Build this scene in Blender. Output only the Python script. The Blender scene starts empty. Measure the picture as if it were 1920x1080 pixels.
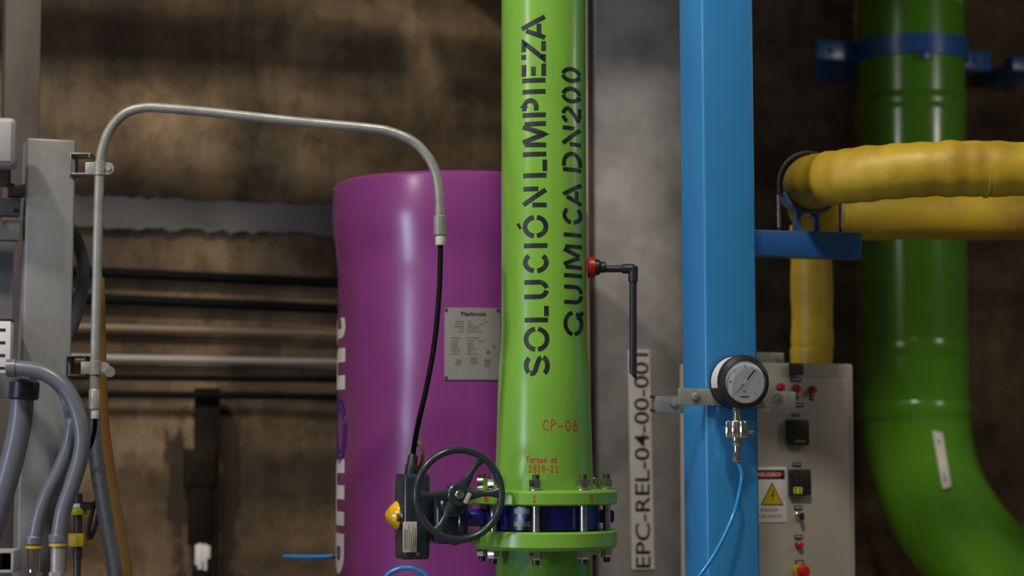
import bpy, bmesh, math, random
from mathutils import Vector, Matrix
random.seed(4)
C = bpy.context.scene.collection
SC = bpy.context.scene

# ------------------------------------------------------------------ camera, world, lights, exposure
F = 3800.0                      # focal length in pixels of a 1920 px wide frame
PITCH = math.atan(290.0 / F)
CZ = 1.6
cam_d = bpy.data.cameras.new('camera'); cam = bpy.data.objects.new('camera', cam_d); C.objects.link(cam)
cam.location = (0, 0, CZ); cam.rotation_euler = (math.pi / 2 + PITCH, 0, 0)
cam_d.sensor_width = 36.0; cam_d.lens = F / 1920 * 36.0
cam_d.dof.use_dof = True; cam_d.dof.focus_distance = 4.66; cam_d.dof.aperture_fstop = 2.0
SC.camera = cam
SC.view_settings.view_transform = 'Standard'; SC.view_settings.look = 'None'
SC.view_settings.gamma = 1.0; SC.view_settings.use_curve_mapping = False
SC.view_settings.exposure = -0.12
w = bpy.data.worlds.new('hall_air'); SC.world = w; w.use_nodes = True
bg = w.node_tree.nodes['Background']; bg.inputs[0].default_value = (0.80, 0.76, 0.72, 1); bg.inputs[1].default_value = 0.06

def area(name, loc, target, sx, sy, power, col, spread=180):
    l = bpy.data.lights.new(name, 'AREA'); l.shape = 'RECTANGLE'; l.size = sx; l.size_y = sy
    l.energy = power; l.color = col; l.spread = math.radians(spread)
    o = bpy.data.objects.new(name, l); C.objects.link(o); o.location = loc
    o.rotation_euler = (Vector(target) - Vector(loc)).to_track_quat('-Z', 'Y').to_euler()
    return o
area('high_bay_lamp', (-2.4, 2.2, 5.6), (0.0, 5.2, 1.8), 0.30, 0.30, 120, (1.0, 0.91, 0.78))
area('high_bay_lamp', (0.12, 1.7, 6.2), (0.4, 5.6, 1.6), 0.5, 0.5, 140, (1.0, 0.93, 0.82))
area('wall_lamp', (-3.5, 1.3, 3.7), (0.0, 5.0, 1.8), 0.28, 0.28, 28, (1.0, 0.95, 0.88))
area('landing_lamp', (3.3, 4.9, 3.05), (1.4, 6.9, 2.0), 0.25, 0.25, 8, (1.0, 0.94, 0.84))
area('hall_window_light', (-4.9, 0.9, 1.45), (0, 5.2, 1.9), 0.8, 1.15, 85, (0.62, 0.74, 1.0))

# ------------------------------------------------------------------ pixel rays and frames
TH = math.radians(19)           # the wall recedes to the right
NRM = Vector((math.sin(TH), -math.cos(TH), 0)); ALONG = Vector((math.cos(TH), math.sin(TH), 0))
CP, SP = math.cos(PITCH), math.sin(PITCH)
def ray(px, py):
    u = (px - 960) / F; v = (540 - py) / F
    return Vector((u, CP - v * SP, SP + v * CP))
def P(px, py, Y):
    r = ray(px, py); t = Y / r.y
    return Vector((r.x * t, Y, CZ + r.z * t))
def hit(px, py, org, n=NRM):
    r = ray(px, py); o = Vector((0, 0, CZ)); t = (org - o).dot(n) / r.dot(n)
    return o + r * t
def K(Y): return Y / F

# ------------------------------------------------------------------ materials
MATS = {}
def mat(name, col, rough=0.5, metal=0.0, var=0.12, scale=6.0, stretch=(1, 1, 1), bump=0.0, bscale=60.0,
        col2=None, thr=(0.45, 0.7), coat=0.0, emit=None, estr=0.0, rvar=0.1):
    m = bpy.data.materials.new(name); m.use_nodes = True; nt = m.node_tree; N = nt.nodes; L = nt.links
    b = N['Principled BSDF']
    b.inputs['Metallic'].default_value = metal; b.inputs['Coat Weight'].default_value = coat
    b.inputs['Coat Roughness'].default_value = 0.22
    tc = N.new('ShaderNodeTexCoord'); mp = N.new('ShaderNodeMapping'); L.new(tc.outputs['Object'], mp.inputs[0])
    mp.inputs['Scale'].default_value = stretch
    nz = N.new('ShaderNodeTexNoise'); nz.inputs['Scale'].default_value = scale; nz.inputs['Detail'].default_value = 6
    nz.inputs['Roughness'].default_value = 0.6
    L.new(mp.outputs[0], nz.inputs['Vector'])
    rp = N.new('ShaderNodeValToRGB'); L.new(nz.outputs['Fac'], rp.inputs[0])
    c2 = col2 if col2 else tuple(c * (1 - var) for c in col)
    c1 = col if col2 else tuple(min(1, c * (1 + var)) for c in col)
    rp.color_ramp.elements[0].position = thr[0]; rp.color_ramp.elements[0].color = (*c1, 1)
    rp.color_ramp.elements[1].position = thr[1]; rp.color_ramp.elements[1].color = (*c2, 1)
    L.new(rp.outputs[0], b.inputs['Base Color'])
    mr = N.new('ShaderNodeMapRange'); L.new(nz.outputs['Fac'], mr.inputs[0])
    mr.inputs[1].default_value = 0.3; mr.inputs[2].default_value = 0.7
    mr.inputs[3].default_value = max(0.02, rough - rvar); mr.inputs[4].default_value = min(1, rough + rvar)
    L.new(mr.outputs[0], b.inputs['Roughness'])
    if bump > 0:
        n2 = N.new('ShaderNodeTexNoise'); n2.inputs['Scale'].default_value = bscale; n2.inputs['Detail'].default_value = 4
        L.new(mp.outputs[0], n2.inputs['Vector'])
        bp = N.new('ShaderNodeBump'); bp.inputs['Strength'].default_value = bump; bp.inputs['Distance'].default_value = 0.004
        L.new(n2.outputs['Fac'], bp.inputs['Height']); L.new(bp.outputs[0], b.inputs['Normal'])
    if emit:
        b.inputs['Emission Color'].default_value = (*emit, 1); b.inputs['Emission Strength'].default_value = estr
    MATS[name] = m
    return m

mat('green_paint', (0.185, 0.42, 0.050), 0.30, var=0.10, scale=5, stretch=(1, 1, 0.35), bump=0.12, bscale=30, coat=0.3)
mat('green_paint_stained', (0.17, 0.43, 0.035), 0.36, col2=(0.035, 0.23, 0.09), thr=(0.50, 0.68), scale=7, stretch=(1, 1, 0.5), bump=0.12, bscale=30, coat=0.2)
mat('green_pipe_far', (0.10, 0.30, 0.014), 0.24, var=0.12, scale=3, stretch=(1, 1, 0.4), bump=0.08, bscale=20, coat=0.4)
mat('purple_gelcoat', (0.225, 0.038, 0.205), 0.30, var=0.10, scale=2.5, coat=0.45)
mat('white_print', (0.78, 0.76, 0.76), 0.5, var=0.04)
mat('navy_print', (0.02, 0.02, 0.28), 0.4, var=0.05)
mat('black_stencil', (0.012, 0.012, 0.018), 0.45, col2=(0.05, 0.06, 0.03), thr=(0.56, 0.75), scale=45)
mat('red_marker', (0.50, 0.05, 0.03), 0.5, var=0.15, scale=30)
mat('black_print', (0.02, 0.02, 0.02), 0.5, var=0.1)
mat('grey_print', (0.10, 0.10, 0.095), 0.5, var=0.3, scale=60)
mat('blue_column_paint', (0.035, 0.235, 0.53), 0.32, var=0.08, scale=4, stretch=(1, 1, 0.25), coat=0.3)
mat('blue_bracket_paint', (0.02, 0.13, 0.40), 0.35, var=0.08, coat=0.3)
mat('valve_blue', (0.012, 0.012, 0.20), 0.28, var=0.2, scale=20, bump=0.3, bscale=60, coat=0.3)
mat('steel', (0.55, 0.52, 0.48), 0.28, 0.95, var=0.2, scale=40)
mat('bright_steel', (0.78, 0.75, 0.72), 0.18, 1.0, var=0.1, scale=40)
mat('dark_steel', (0.08, 0.075, 0.07), 0.45, 0.7, var=0.3, scale=60)
mat('stud_thread', (0.06, 0.055, 0.045), 0.5, 0.6, var=0.4, scale=90, stretch=(.2, .2, 4))
mat('galvanised', (0.30, 0.30, 0.28), 0.42, 0.35, var=0.18, scale=25, bump=0.15, bscale=120)
mat('galvanised_post', (0.27, 0.275, 0.28), 0.5, 0.25, col2=(0.185, 0.19, 0.19), thr=(0.40, 0.65), scale=9, stretch=(1, 1, 0.4), bump=0.1, bscale=60)
mat('weathered_beam', (0.085, 0.068, 0.053), 0.6, 0.1, var=0.3, scale=8, stretch=(1, 1, 0.3), bump=0.1)
mat('black_plastic', (0.018, 0.018, 0.020), 0.42, var=0.2, scale=20)
mat('black_cable', (0.006, 0.006, 0.007), 0.62, var=0.2, scale=50)
mat('dark_enamel', (0.020, 0.028, 0.036), 0.26, var=0.25, scale=30, coat=0.4, bump=0.15, bscale=70)
mat('worn_enamel', (0.030, 0.040, 0.048), 0.30, col2=(0.20, 0.18, 0.15), thr=(0.66, 0.80), scale=38, coat=0.3)
mat('amber_dome', (0.75, 0.42, 0.01), 0.10, var=0.3, scale=25, coat=0.8)
mat('amber_dark', (0.10, 0.06, 0.01), 0.2, var=0.2)
mat('ivory', (0.66, 0.63, 0.55), 0.5, var=0.08)
mat('white_plastic', (0.72, 0.71, 0.72), 0.4, var=0.05)
mat('pale_grey_box', (0.36, 0.35, 0.36), 0.45, var=0.06)
mat('grey_hose', (0.125, 0.135, 0.165), 0.36, var=0.12, scale=12, coat=0.15)
mat('yellow_ring', (0.62, 0.42, 0.01), 0.4, var=0.1)
mat('dull_yellow', (0.42, 0.30, 0.01), 0.5, var=0.2, scale=30)
mat('old_pipe_grey', (0.085, 0.088, 0.085), 0.5, 0.2, col2=(0.14, 0.13, 0.11), thr=(0.45, 0.65), scale=8)
mat('rusty_pipe', (0.26, 0.15, 0.035), 0.6, 0.1, col2=(0.30, 0.125, 0.015), thr=(0.45, 0.62), scale=6)
mat('red_plastic', (0.60, 0.015, 0.012), 0.35, var=0.08)
mat('red_button', (0.75, 0.012, 0.010), 0.25, var=0.05, coat=0.4)
mat('cabinet_paint', (0.42, 0.385, 0.32), 0.45, var=0.06, scale=3, bump=0.06, bscale=200)
mat('sticker_white', (0.84, 0.81, 0.76), 0.5, var=0.06, scale=8)
mat('nameplate_metal', (0.30, 0.29, 0.26), 0.40, 0.3, var=0.10, scale=5)
mat('switch_plate', (0.58, 0.53, 0.45), 0.35, 0.2, var=0.1, scale=20)
mat('yellow_lagging', (0.50, 0.345, 0.020), 0.48, col2=(0.30, 0.16, 0.012), thr=(0.48, 0.75), scale=6, bump=0.35, bscale=14)
mat('blue_tube', (0.02, 0.24, 0.62), 0.2, var=0.05, coat=0.5)
mat('gauge_face', (0.66, 0.68, 0.72), 0.5, var=0.03)
mat('lcd_green', (0.035, 0.05, 0.015), 0.25, var=0.1)
mat('lcd_digits', (0.55, 0.50, 0.02), 0.4, var=0.05, emit=(0.7, 0.6, 0.02), estr=0.25)
mat('beige_conduit', (0.24, 0.18, 0.115), 0.6, var=0.15)
mat('white_conduit', (0.42, 0.37, 0.33), 0.5, var=0.1)
mat('sign_yellow', (0.66, 0.47, 0.01), 0.4, var=0.05)
mat('trunk_dark', (0.014, 0.010, 0.006), 0.75, col2=(0.030, 0.022, 0.014), thr=(0.5, 0.7), scale=10)
mat('concrete_column_grey', (0.38, 0.37, 0.36), 0.75, col2=(0.21, 0.205, 0.20), thr=(0.40, 0.70), scale=5.5, bump=0.3, bscale=40)
mat('ledge_grey', (0.22, 0.205, 0.185), 0.8, col2=(0.14, 0.12, 0.10), thr=(0.42, 0.68), scale=4, stretch=(1, 1, 2), bump=0.3, bscale=40)
mat('floor_concrete', (0.20, 0.18, 0.16), 0.6, var=0.2, scale=3, bump=0.1)
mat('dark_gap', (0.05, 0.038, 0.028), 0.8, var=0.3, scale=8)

def glass_mat():
    m = bpy.data.materials.new('gauge_glass'); m.use_nodes = True; b = m.node_tree.nodes['Principled BSDF']
    b.inputs['Base Color'].default_value = (1, 1, 1, 1); b.inputs['Roughness'].default_value = 0.03
    b.inputs['Transmission Weight'].default_value = 1.0; b.inputs['IOR'].default_value = 1.05
    MATS['gauge_glass'] = m
glass_mat()
for nm_ in ('black_cable', 'trunk_dark'): MATS[nm_].node_tree.nodes['Principled BSDF'].inputs['Specular IOR Level'].default_value = 0.12

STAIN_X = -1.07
def wall_mat():
    m = bpy.data.materials.new('board_formed_concrete'); m.use_nodes = True; nt = m.node_tree; N = nt.nodes; L = nt.links
    b = N['Principled BSDF']; b.inputs['Roughness'].default_value = 0.85
    tc = N.new('ShaderNodeTexCoord')
    def noise(stretch, scale, detail=5, rough=0.6):
        mp = N.new('ShaderNodeMapping'); mp.inputs['Scale'].default_value = stretch; L.new(tc.outputs['Object'], mp.inputs[0])
        n = N.new('ShaderNodeTexNoise'); n.inputs['Scale'].default_value = scale; n.inputs['Detail'].default_value = detail
        n.inputs['Roughness'].default_value = rough; L.new(mp.outputs[0], n.inputs['Vector']); return n.outputs['Fac']
    def ramp(fac, p0, c0, p1, c1):
        r = N.new('ShaderNodeValToRGB'); L.new(fac, r.inputs[0]); e = r.color_ramp.elements
        e[0].position = p0; e[0].color = (*c0, 1); e[1].position = p1; e[1].color = (*c1, 1); return r.outputs[0]
    def mix(fac, a, c, mode='MIX'):
        x = N.new('ShaderNodeMix'); x.data_type = 'RGBA'; x.blend_type = mode
        if isinstance(fac, float): x.inputs[0].default_value = fac
        else: L.new(fac, x.inputs[0])
        for s, v in ((x.inputs[6], a), (x.inputs[7], c)):
            if isinstance(v, tuple): s.default_value = (*v, 1)
            else: L.new(v, s)
        return x.outputs[2]
    base = ramp(noise((1, 1, 1), 1.6), 0.34, (0.130, 0.085, 0.045), 0.66, (0.340, 0.243, 0.140))
    # overhead light and shade painted into the wall colour: long horizontal bands
    bands = ramp(noise((0.30, 1, 1.5), 1.9, 2.5, 0.5), 0.40, (0.42, 0.38, 0.35), 0.58, (1.12, 1.10, 1.06))
    c = mix(1.0, base, bands, 'MULTIPLY')
    streak = ramp(noise((1, 1, 0.09), 7, 6, 0.65), 0.38, (0.58, 0.55, 0.52), 0.62, (1.12, 1.10, 1.06))
    c = mix(0.7, c, streak, 'MULTIPLY')
    spot = ramp(noise((1, 1, 1), 7, 8, 0.75), 0.38, (0.42, 0.38, 0.34), 0.54, (1, 1, 1))
    c = mix(0.85, c, spot, 'MULTIPLY')
    grey = ramp(noise((1, 1, 0.5), 2.3, 3), 0.55, (0, 0, 0), 0.75, (0.55, 0.55, 0.55))
    c = mix(grey, c, (0.105, 0.090, 0.075))
    sep = N.new('ShaderNodeSeparateXYZ'); L.new(tc.outputs['Object'], sep.inputs[0])
    def mth(op, a, bb):
        q = N.new('ShaderNodeMath'); q.operation = op
        for i_, v_ in enumerate((a, bb)):
            if isinstance(v_, (int, float)): q.inputs[i_].default_value = v_
            else: L.new(v_, q.inputs[i_])
        return q.outputs[0]
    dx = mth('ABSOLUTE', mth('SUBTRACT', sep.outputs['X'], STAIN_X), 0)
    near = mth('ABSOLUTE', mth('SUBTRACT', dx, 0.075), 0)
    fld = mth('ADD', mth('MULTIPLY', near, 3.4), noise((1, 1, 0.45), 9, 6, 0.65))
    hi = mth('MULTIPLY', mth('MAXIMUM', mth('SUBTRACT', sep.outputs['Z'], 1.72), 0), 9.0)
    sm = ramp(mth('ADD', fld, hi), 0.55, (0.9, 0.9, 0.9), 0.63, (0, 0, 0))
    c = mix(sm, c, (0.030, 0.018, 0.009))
    L.new(c, b.inputs['Base Color'])
    bp = N.new('ShaderNodeBump'); bp.inputs['Strength'].default_value = 0.5; bp.inputs['Distance'].default_value = 0.01
    L.new(noise((1, 1, 0.25), 14, 6), bp.inputs['Height']); L.new(bp.outputs[0], b.inputs['Normal'])
    MATS['wall'] = m
wall_mat()

# ------------------------------------------------------------------ mesh builder
class MB:
    def __init__(s): s.bm = bmesh.new()
    def box(s, c, size, bev=0.0, M=None, seg=2):
        c = Vector(c); ret = bmesh.ops.create_cube(s.bm, size=1.0); vs = ret['verts']
        T = Matrix.Translation(c) @ Matrix.Diagonal((*size, 1))
        if M: T = M @ T
        bmesh.ops.transform(s.bm, matrix=T, verts=vs)
        if bev > 0:
            es = list({e for v in vs for e in v.link_edges})
            bmesh.ops.bevel(s.bm, geom=es, offset=bev, segments=seg, profile=0.5, affect='EDGES')
        return s
    def ring_loft(s, rings, closed_ends=True, loop=False):
        n = len(rings[0]); V = [[s.bm.verts.new(p) for p in r] for r in rings]
        m = len(V)
        for i in range(m if loop else m - 1):
            a, b = V[i], V[(i + 1) % m]
            for j in range(n):
                s.bm.faces.new((a[j], a[(j + 1) % n], b[(j + 1) % n], b[j]))
        if closed_ends and not loop:
            s.bm.faces.new(list(reversed(V[0]))); s.bm.faces.new(V[-1])
        return s
    def lathe(s, prof, org=(0, 0, 0), axis=(0, 0, 1), seg=32, cap=True):
        """prof: (radius, distance along the axis)"""
        ax = Vector(axis).normalized(); q = Vector((0, 0, 1)).rotation_difference(ax); org = Vector(org)
        rings = []
        for r, h in prof:
            r = max(r, 1e-5)
            rings.append([org + q @ Vector((r * math.cos(2 * math.pi * k / seg), r * math.sin(2 * math.pi * k / seg), h)) for k in range(seg)])
        return s.ring_loft(rings, cap)
    def cyl(s, a, b, r, seg=20, bev=0.0):
        a, b = Vector(a), Vector(b); L = (b - a).length
        if bev: pr = [(r - bev, 0), (r, bev), (r, L - bev), (r - bev, L)]
        else: pr = [(r, 0), (r, L)]
        return s.lathe(pr, a, b - a, seg)
    def tube(s, pts, r, seg=14, sub=6, loop=False):
        """smooth tube through pts; r a number or a function of 0..1"""
        pts = [Vector(p) for p in pts]
        if sub > 1: pts = spline(pts, sub, loop)
        n = len(pts); rf = r if callable(r) else (lambda t: r)
        tang = []
        for i in range(n):
            if loop: t = pts[(i + 1) % n] - pts[i - 1]
            else: t = pts[min(i + 1, n - 1)] - pts[max(i - 1, 0)]
            tang.append(t.normalized())
        up = Vector((0, 0, 1)) if abs(tang[0].z) < 0.9 else Vector((0, 1, 0))
        nx = tang[0].cross(up).normalized(); rings = []
        for i in range(n):
            if i:
                q = tang[i - 1].rotation_difference(tang[i]); nx = q @ nx
                nx = (nx - tang[i] * nx.dot(tang[i])).normalized()
            ny = tang[i].cross(nx); rr = rf(i / (n - 1))
            rings.append([pts[i] + nx * (rr * math.cos(2 * math.pi * k / seg)) + ny * (rr * math.sin(2 * math.pi * k / seg)) for k in range(seg)])
        return s.ring_loft(rings, True, loop)
    def prism(s, poly, d0, d1, M=None):
        """poly in local x,z; extruded along local y from d0 to d1"""
        M = M or Matrix()
        a = [s.bm.verts.new(M @ Vector((x, d0, z))) for x, z in poly]; b = [s.bm.verts.new(M @ Vector((x, d1, z))) for x, z in poly]
        n = len(poly)
        s.bm.faces.new(a); s.bm.faces.new(list(reversed(b)))
        for i in range(n): s.bm.faces.new((a[i], b[i], b[(i + 1) % n], a[(i + 1) % n]))
        return s
    def build(s, name, m, parent=None, world=False, ang=35):
        bm = s.bm
        bmesh.ops.recalc_face_normals(bm, faces=bm.faces)
        if world and parent is not None:
            bmesh.ops.transform(bm, matrix=rootmat(parent).inverted(), verts=bm.verts)
        me = bpy.data.meshes.new(name); bm.to_mesh(me); bm.free()
        for p in me.polygons: p.use_smooth = True
        me.set_sharp_from_angle(angle=math.radians(ang))
        me.materials.append(MATS[m] if isinstance(m, str) else m)
        o = bpy.data.objects.new(name, me); C.objects.link(o)
        if parent is not None: o.parent = parent
        return o
def rootmat(o):
    m = Matrix.LocRotScale(o.location, o.rotation_euler, o.scale)
    return rootmat(o.parent) @ m if o.parent else m
def spline(pts, sub, loop=False):
    out = []; n = len(pts)
    rng = range(n if loop else n - 1)
    for i in rng:
        g = (lambda k: pts[k % n]) if loop else (lambda k: pts[max(0, min(n - 1, k))])
        p0, p1, p2, p3 = g(i - 1), g(i), g(i + 1), g(i + 2)
        for k in range(sub):
            t = k / sub
            out.append(0.5 * ((2 * p1) + (p2 - p0) * t + (2 * p0 - 5 * p1 + 4 * p2 - p3) * t * t + (3 * p1 - p0 - 3 * p2 + p3) * t ** 3))
    if not loop: out.append(pts[-1])
    return out
def tag(o, label, cat, group=None):
    o['label'] = label; o['category'] = cat
    if group: o['group'] = group
    return o
def struct(o): o['kind'] = 'structure'; return o
def thing(name, label, cat, loc=(0, 0, 0), rz=0.0, group=None, lean=0.0):
    o = bpy.data.objects.new(name, None); C.objects.link(o); o.empty_display_size = 0.05
    o.location = loc; o.rotation_euler = (0, lean, rz)
    return tag(o, label, cat, group)
def FM(loc, rz=TH): return Matrix.Translation(Vector(loc)) @ Matrix.Rotation(rz, 4, 'Z')
def solo(o): # keep the origin of a one-mesh thing at its own base
    me = o.data; n = len(me.vertices)
    c = sum((v.co for v in me.vertices), Vector()) / n; c.z = min(v.co.z for v in me.vertices)
    me.transform(Matrix.Translation(-c)); o.location = o.location + c
    return o

# ------------------------------------------------------------------ lettering
def arc(cx, cy, rx, ry, a0, a1, n=10):
    return [(cx + rx * math.cos(math.radians(a0 + (a1 - a0) * i / n)), cy + ry * math.sin(math.radians(a0 + (a1 - a0) * i / n))) for i in range(n + 1)]
ST = {  # stencil capitals, strokes with bridges, unit box: u along the writing, v up
 'S': [arc(.5, .735, .40, .215, 22, 150, 10), arc(.5, .735, .40, .215, 168, 232, 6) + [(.45, .52), (.64, .46)] + arc(.5, .265, .40, .215, 45, 12, 4), arc(.5, .265, .40, .215, -8, -158, 12)],
 'O': [arc(.5, .5, .43, .45, 8, 172, 14), arc(.5, .5, .43, .45, 188, 352, 14)],
 'L': [[(.12, 0), (.12, 1)], [(.36, .07), (1, .07)]],
 'U': [[(.12, 1), (.12, .42)] + arc(.5, .38, .38, .33, 180, 262, 8), arc(.5, .38, .38, .33, 280, 360, 8) + [(.88, 1)]],
 'C': [arc(.55, .5, .45, .45, 40, 168, 12), arc(.55, .5, .45, .45, 188, 318, 12)],
 'I': [[(.5, 0), (.5, 1)]],
 'N': [[(.1, 0), (.1, .62)], [(.12, 1), (.86, .04)], [(.9, .36), (.9, 1)]],
 'M': [[(.08, 0), (.10, .92)], [(.20, 1), (.50, .06), (.80, 1)], [(.90, .92), (.92, 0)]],
 'P': [[(.12, 0), (.12, 1)], [(.36, .93), (.55, .93)] + arc(.55, .67, .36, .26, 90, -90, 10) + [(.36, .41)]],
 'E': [[(.1, 0), (.1, 1)], [(.32, .93), (.92, .93)], [(.34, .52), (.80, .52)], [(.32, .07), (.95, .07)]],
 'Z': [[(.05, .93), (.30, .93)], [(.46, .93), (.94, .93), (.06, .07), (.30, .07)], [(.46, .07), (.98, .07)]],
 'A': [[(.02, 0), (.36, .82)], [(.22, .26), (.66, .26)], [(.46, 1), (.98, 0)]],
 'Q': [arc(.5, .5, .43, .45, 8, 172, 14), arc(.5, .5, .43, .45, 188, 340, 14), [(.66, .26), (.98, -.02)]],
 'D': [[(.1, 0), (.1, 1)], [(.26, .95), (.40, .95)] + arc(.42, .5, .48, .45, 85, -85, 14) + [(.26, .05)]],
 '2': [arc(.5, .72, .40, .24, 175, 100, 5), arc(.5, .72, .40, .24, 80, -35, 8) + [(.1, .07)], [(.32, .07), (.95, .07)]],
 '0': [arc(.5, .5, .40, .45, 96, 262, 14), arc(.5, .5, .40, .45, 276, 444, 14)],
}
HW = {  # marker handwriting
 'C': [arc(.6, .5, .5, .45, 50, 310)], 'P': [[(.1, 0), (.25, 1), (.7, .95), (.85, .7), (.2, .45)]], '-': [[(.1, .4), (.9, .42)]],
 '0': [arc(.5, .5, .38, .46, 0, 360, 14)], '6': [[(.75, 1), (.3, .6)] + arc(.5, .27, .33, .27, 160, 500, 12)], 'T': [[(0, .95), (1, 1)], [(.5, .98), (.42, 0)]],
 'o': [arc(.5, .3, .38, .3, 0, 360)], 'r': [[(.2, 0), (.2, .6)], [(.2, .4), (.6, .62), (.85, .5)]], 'q': [arc(.45, .35, .35, .28, 0, 360), [(.82, .6), (.78, -.3)]],
 'u': [[(.1, .6), (.15, .1), (.6, 0), (.8, .6), (.85, 0)]], 'e': [[(.1, .3), (.85, .35), (.6, .65), (.2, .5), (.2, .1), (.85, .05)]], 'k': [[(.15, 0), (.15, 1)], [(.8, .65), (.15, .3), (.85, 0)]],
 '2': [[(.1, .8), (.4, 1), (.75, .75), (.1, .05), (.95, .08)]], '8': [arc(.5, .76, .28, .24, 0, 360), arc(.5, .27, .36, .27, 0, 360)], '/': [[(.4, -.15), (.55, 1.1)]],
 '9': [arc(.45, .7, .33, .28, 0, 360), [(.78, .7), (.55, 0)]], '1': [[(.2, .7), (.5, 1), (.5, 0)], [(.15, 0), (.85, 0)]], '5': [[(.85, 1), (.25, .95), (.2, .55), (.7, .6), (.85, .25), (.5, 0), (.1, .1)]],
}
def add_stroke(bm, pts2, wd, to3d, step):
    q = [Vector((x, y)) for x, y in pts2]; d = [q[0]]
    for a, b in zip(q, q[1:]):
        n = max(1, int((b - a).length / step))
        for i in range(1, n + 1): d.append(a + (b - a) * (i / n))
    L = []
    for i in range(len(d)):
        t1 = (d[i] - d[i - 1]).normalized() if i else None
        t2 = (d[i + 1] - d[i]).normalized() if i < len(d) - 1 else None
        t = ((t1 or t2) + (t2 or t1))
        t = t.normalized() if t.length > 1e-6 else (t1 or t2)
        nn = Vector((-t.y, t.x)); k = 1.0
        if t1 and t2: k = 1 / max(0.5, nn.dot(Vector((-t1.y, t1.x))))
        off = nn * (wd / 2 * k)
        L.append((bm.verts.new(to3d(*(d[i] + off))), bm.verts.new(to3d(*(d[i] - off)))))
    for (a, b), (c, e) in zip(L, L[1:]):
        try: bm.faces.new((a, b, e, c))
        except ValueError: pass
def text2d(s, bold=0.0, size=1.0):
    cu = bpy.data.curves.new('txt', 'FONT'); cu.body = s; cu.size = size; cu.offset = bold; cu.resolution_u = 4
    o = bpy.data.objects.new('txt', cu); C.objects.link(o); bpy.context.view_layer.update()
    dg = bpy.context.evaluated_depsgraph_get(); me = bpy.data.meshes.new_from_object(o.evaluated_get(dg))
    bpy.data.objects.remove(o); bpy.data.curves.remove(cu)
    return me
def put_text(bm, s, x0, x1, y0, y1, to3d, bold=0.0, cuts=0, cut_axis=1):
    """fit the text s into the plane rectangle x0..x1 (along) by y0..y1 (up)"""
    me = text2d(s, bold); b = bmesh.new(); b.from_mesh(me); bpy.data.meshes.remove(me)
    xs = [v.co.x for v in b.verts]; ys = [v.co.y for v in b.verts]
    mx, Mx, my, My = min(xs), max(xs), min(ys), max(ys)
    for v in b.verts:
        v.co = ((v.co.x - mx) / (Mx - mx) * (x1 - x0) + x0, (v.co.y - my) / (My - my) * (y1 - y0) + y0, 0)
    for k in range(1, cuts):
        co = Vector((0, 0, 0)); co[cut_axis] = (y0 + (y1 - y0) * k / cuts) if cut_axis == 1 else (x0 + (x1 - x0) * k / cuts)
        nn = Vector((0, 0, 0)); nn[cut_axis] = 1
        bmesh.ops.bisect_plane(b, geom=b.verts[:] + b.edges[:] + b.faces[:], plane_co=co, plane_no=nn)
    mp = {v: bm.verts.new(to3d(v.co.x, v.co.y)) for v in b.verts}
    for f in b.faces:
        try: bm.faces.new([mp[v] for v in f.verts])
        except ValueError: pass
    b.free()

# ================================================================== the setting
WALL0 = Vector((0, 7.0, 0))
m = MB(); m.box((0, 0.15, 3.0), (16, 0.3, 6.0)); wall = struct(m.build('wall_back', 'wall'))
wall.location = WALL0; wall.rotation_euler = (0, 0, TH)
m = MB(); m.box((0, 3.0, -0.1), (18, 14, 0.2)); struct(m.build('floor', 'floor_concrete'))
def wl(px, py, off=0.0):   # a point on the wall (off metres in front of it)
    return hit(px, py, WALL0 + NRM * off)
WI = FM(WALL0).inverted()
a = WI @ wl(140, 370); b = WI @ wl(620, 386); c = WI @ wl(140, 428); d = WI @ wl(620, 440)
zt, zb = (a.z + b.z) / 2, (c.z + d.z) / 2
m = MB(); n = 170; top = []; bot = []
for i in range(n + 1):
    x = -4 + 4.3 * i / n
    top.append((x, zt + random.uniform(-.006, .006))); bot.append((x, zb + random.uniform(-.008, .008)))
m.prism(top + bot[::-1], -0.035, 0.02); led = struct(m.build('trim_1', 'ledge_grey', ang=20)); led.location = WALL0; led.rotation_euler = (0, 0, TH)

# unseen bars and slab added above the frame to shade wall and pipe
for i, (dd, zz, ww, hh) in enumerate(((.75, 3.42, .16, .10), (1.15, 3.30, .14, .10))):
    m = MB(); m.box((-2.8, -dd, zz), (4.5, ww, hh), .005); o = struct(m.build('trim_%d' % (i + 2), 'weathered_beam')); o.location = WALL0; o.rotation_euler = (0, 0, TH)
m = MB()
for x0, x1, y0, y1 in ((-1.1, -.55, -1.97, -1.05), (-.55, -.1, -1.80, -1.05), (-.1, 5, -2.14, -1.05), (-.45, 5, -.90, -.68), (-.45, 1.07, -.68, -.21), (1.52, 5, -.68, -.21), (-.45, 5, -.21, 0)):
    m.box(((x0 + x1) / 2, (y0 + y1) / 2, 3.40), (x1 - x0 - .001, y1 - y0 - .001, .16))
o = struct(m.build('ceiling', 'floor_concrete')); o.location = WALL0; o.rotation_euler = (0, 0, TH)

# concrete column behind the green pipe
CC = P(1124, 600, 5.95); CC.z = 0
col_root = FM(CC)
t = thing('concrete_column', 'grey concrete column with a white tag plate, behind the blue column', 'column', CC, TH, lean=math.radians(-0.2))
m = MB(); m.box((0.19, 0.19, 1.655), (0.38, 0.38, 3.31), 0.012); m.build('shaft', 'concrete_column_grey', t)
m = MB(); m.box((-0.004, 0.066, 1.655), (0.008, 0.10, 3.30), 0.001); m.build('edge_strip', 'dark_gap', t)  # dark strip painted in for the shade on the column's left side
colp = lambda px, py, off=0.0: hit(px, py, CC + NRM * off)
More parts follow.
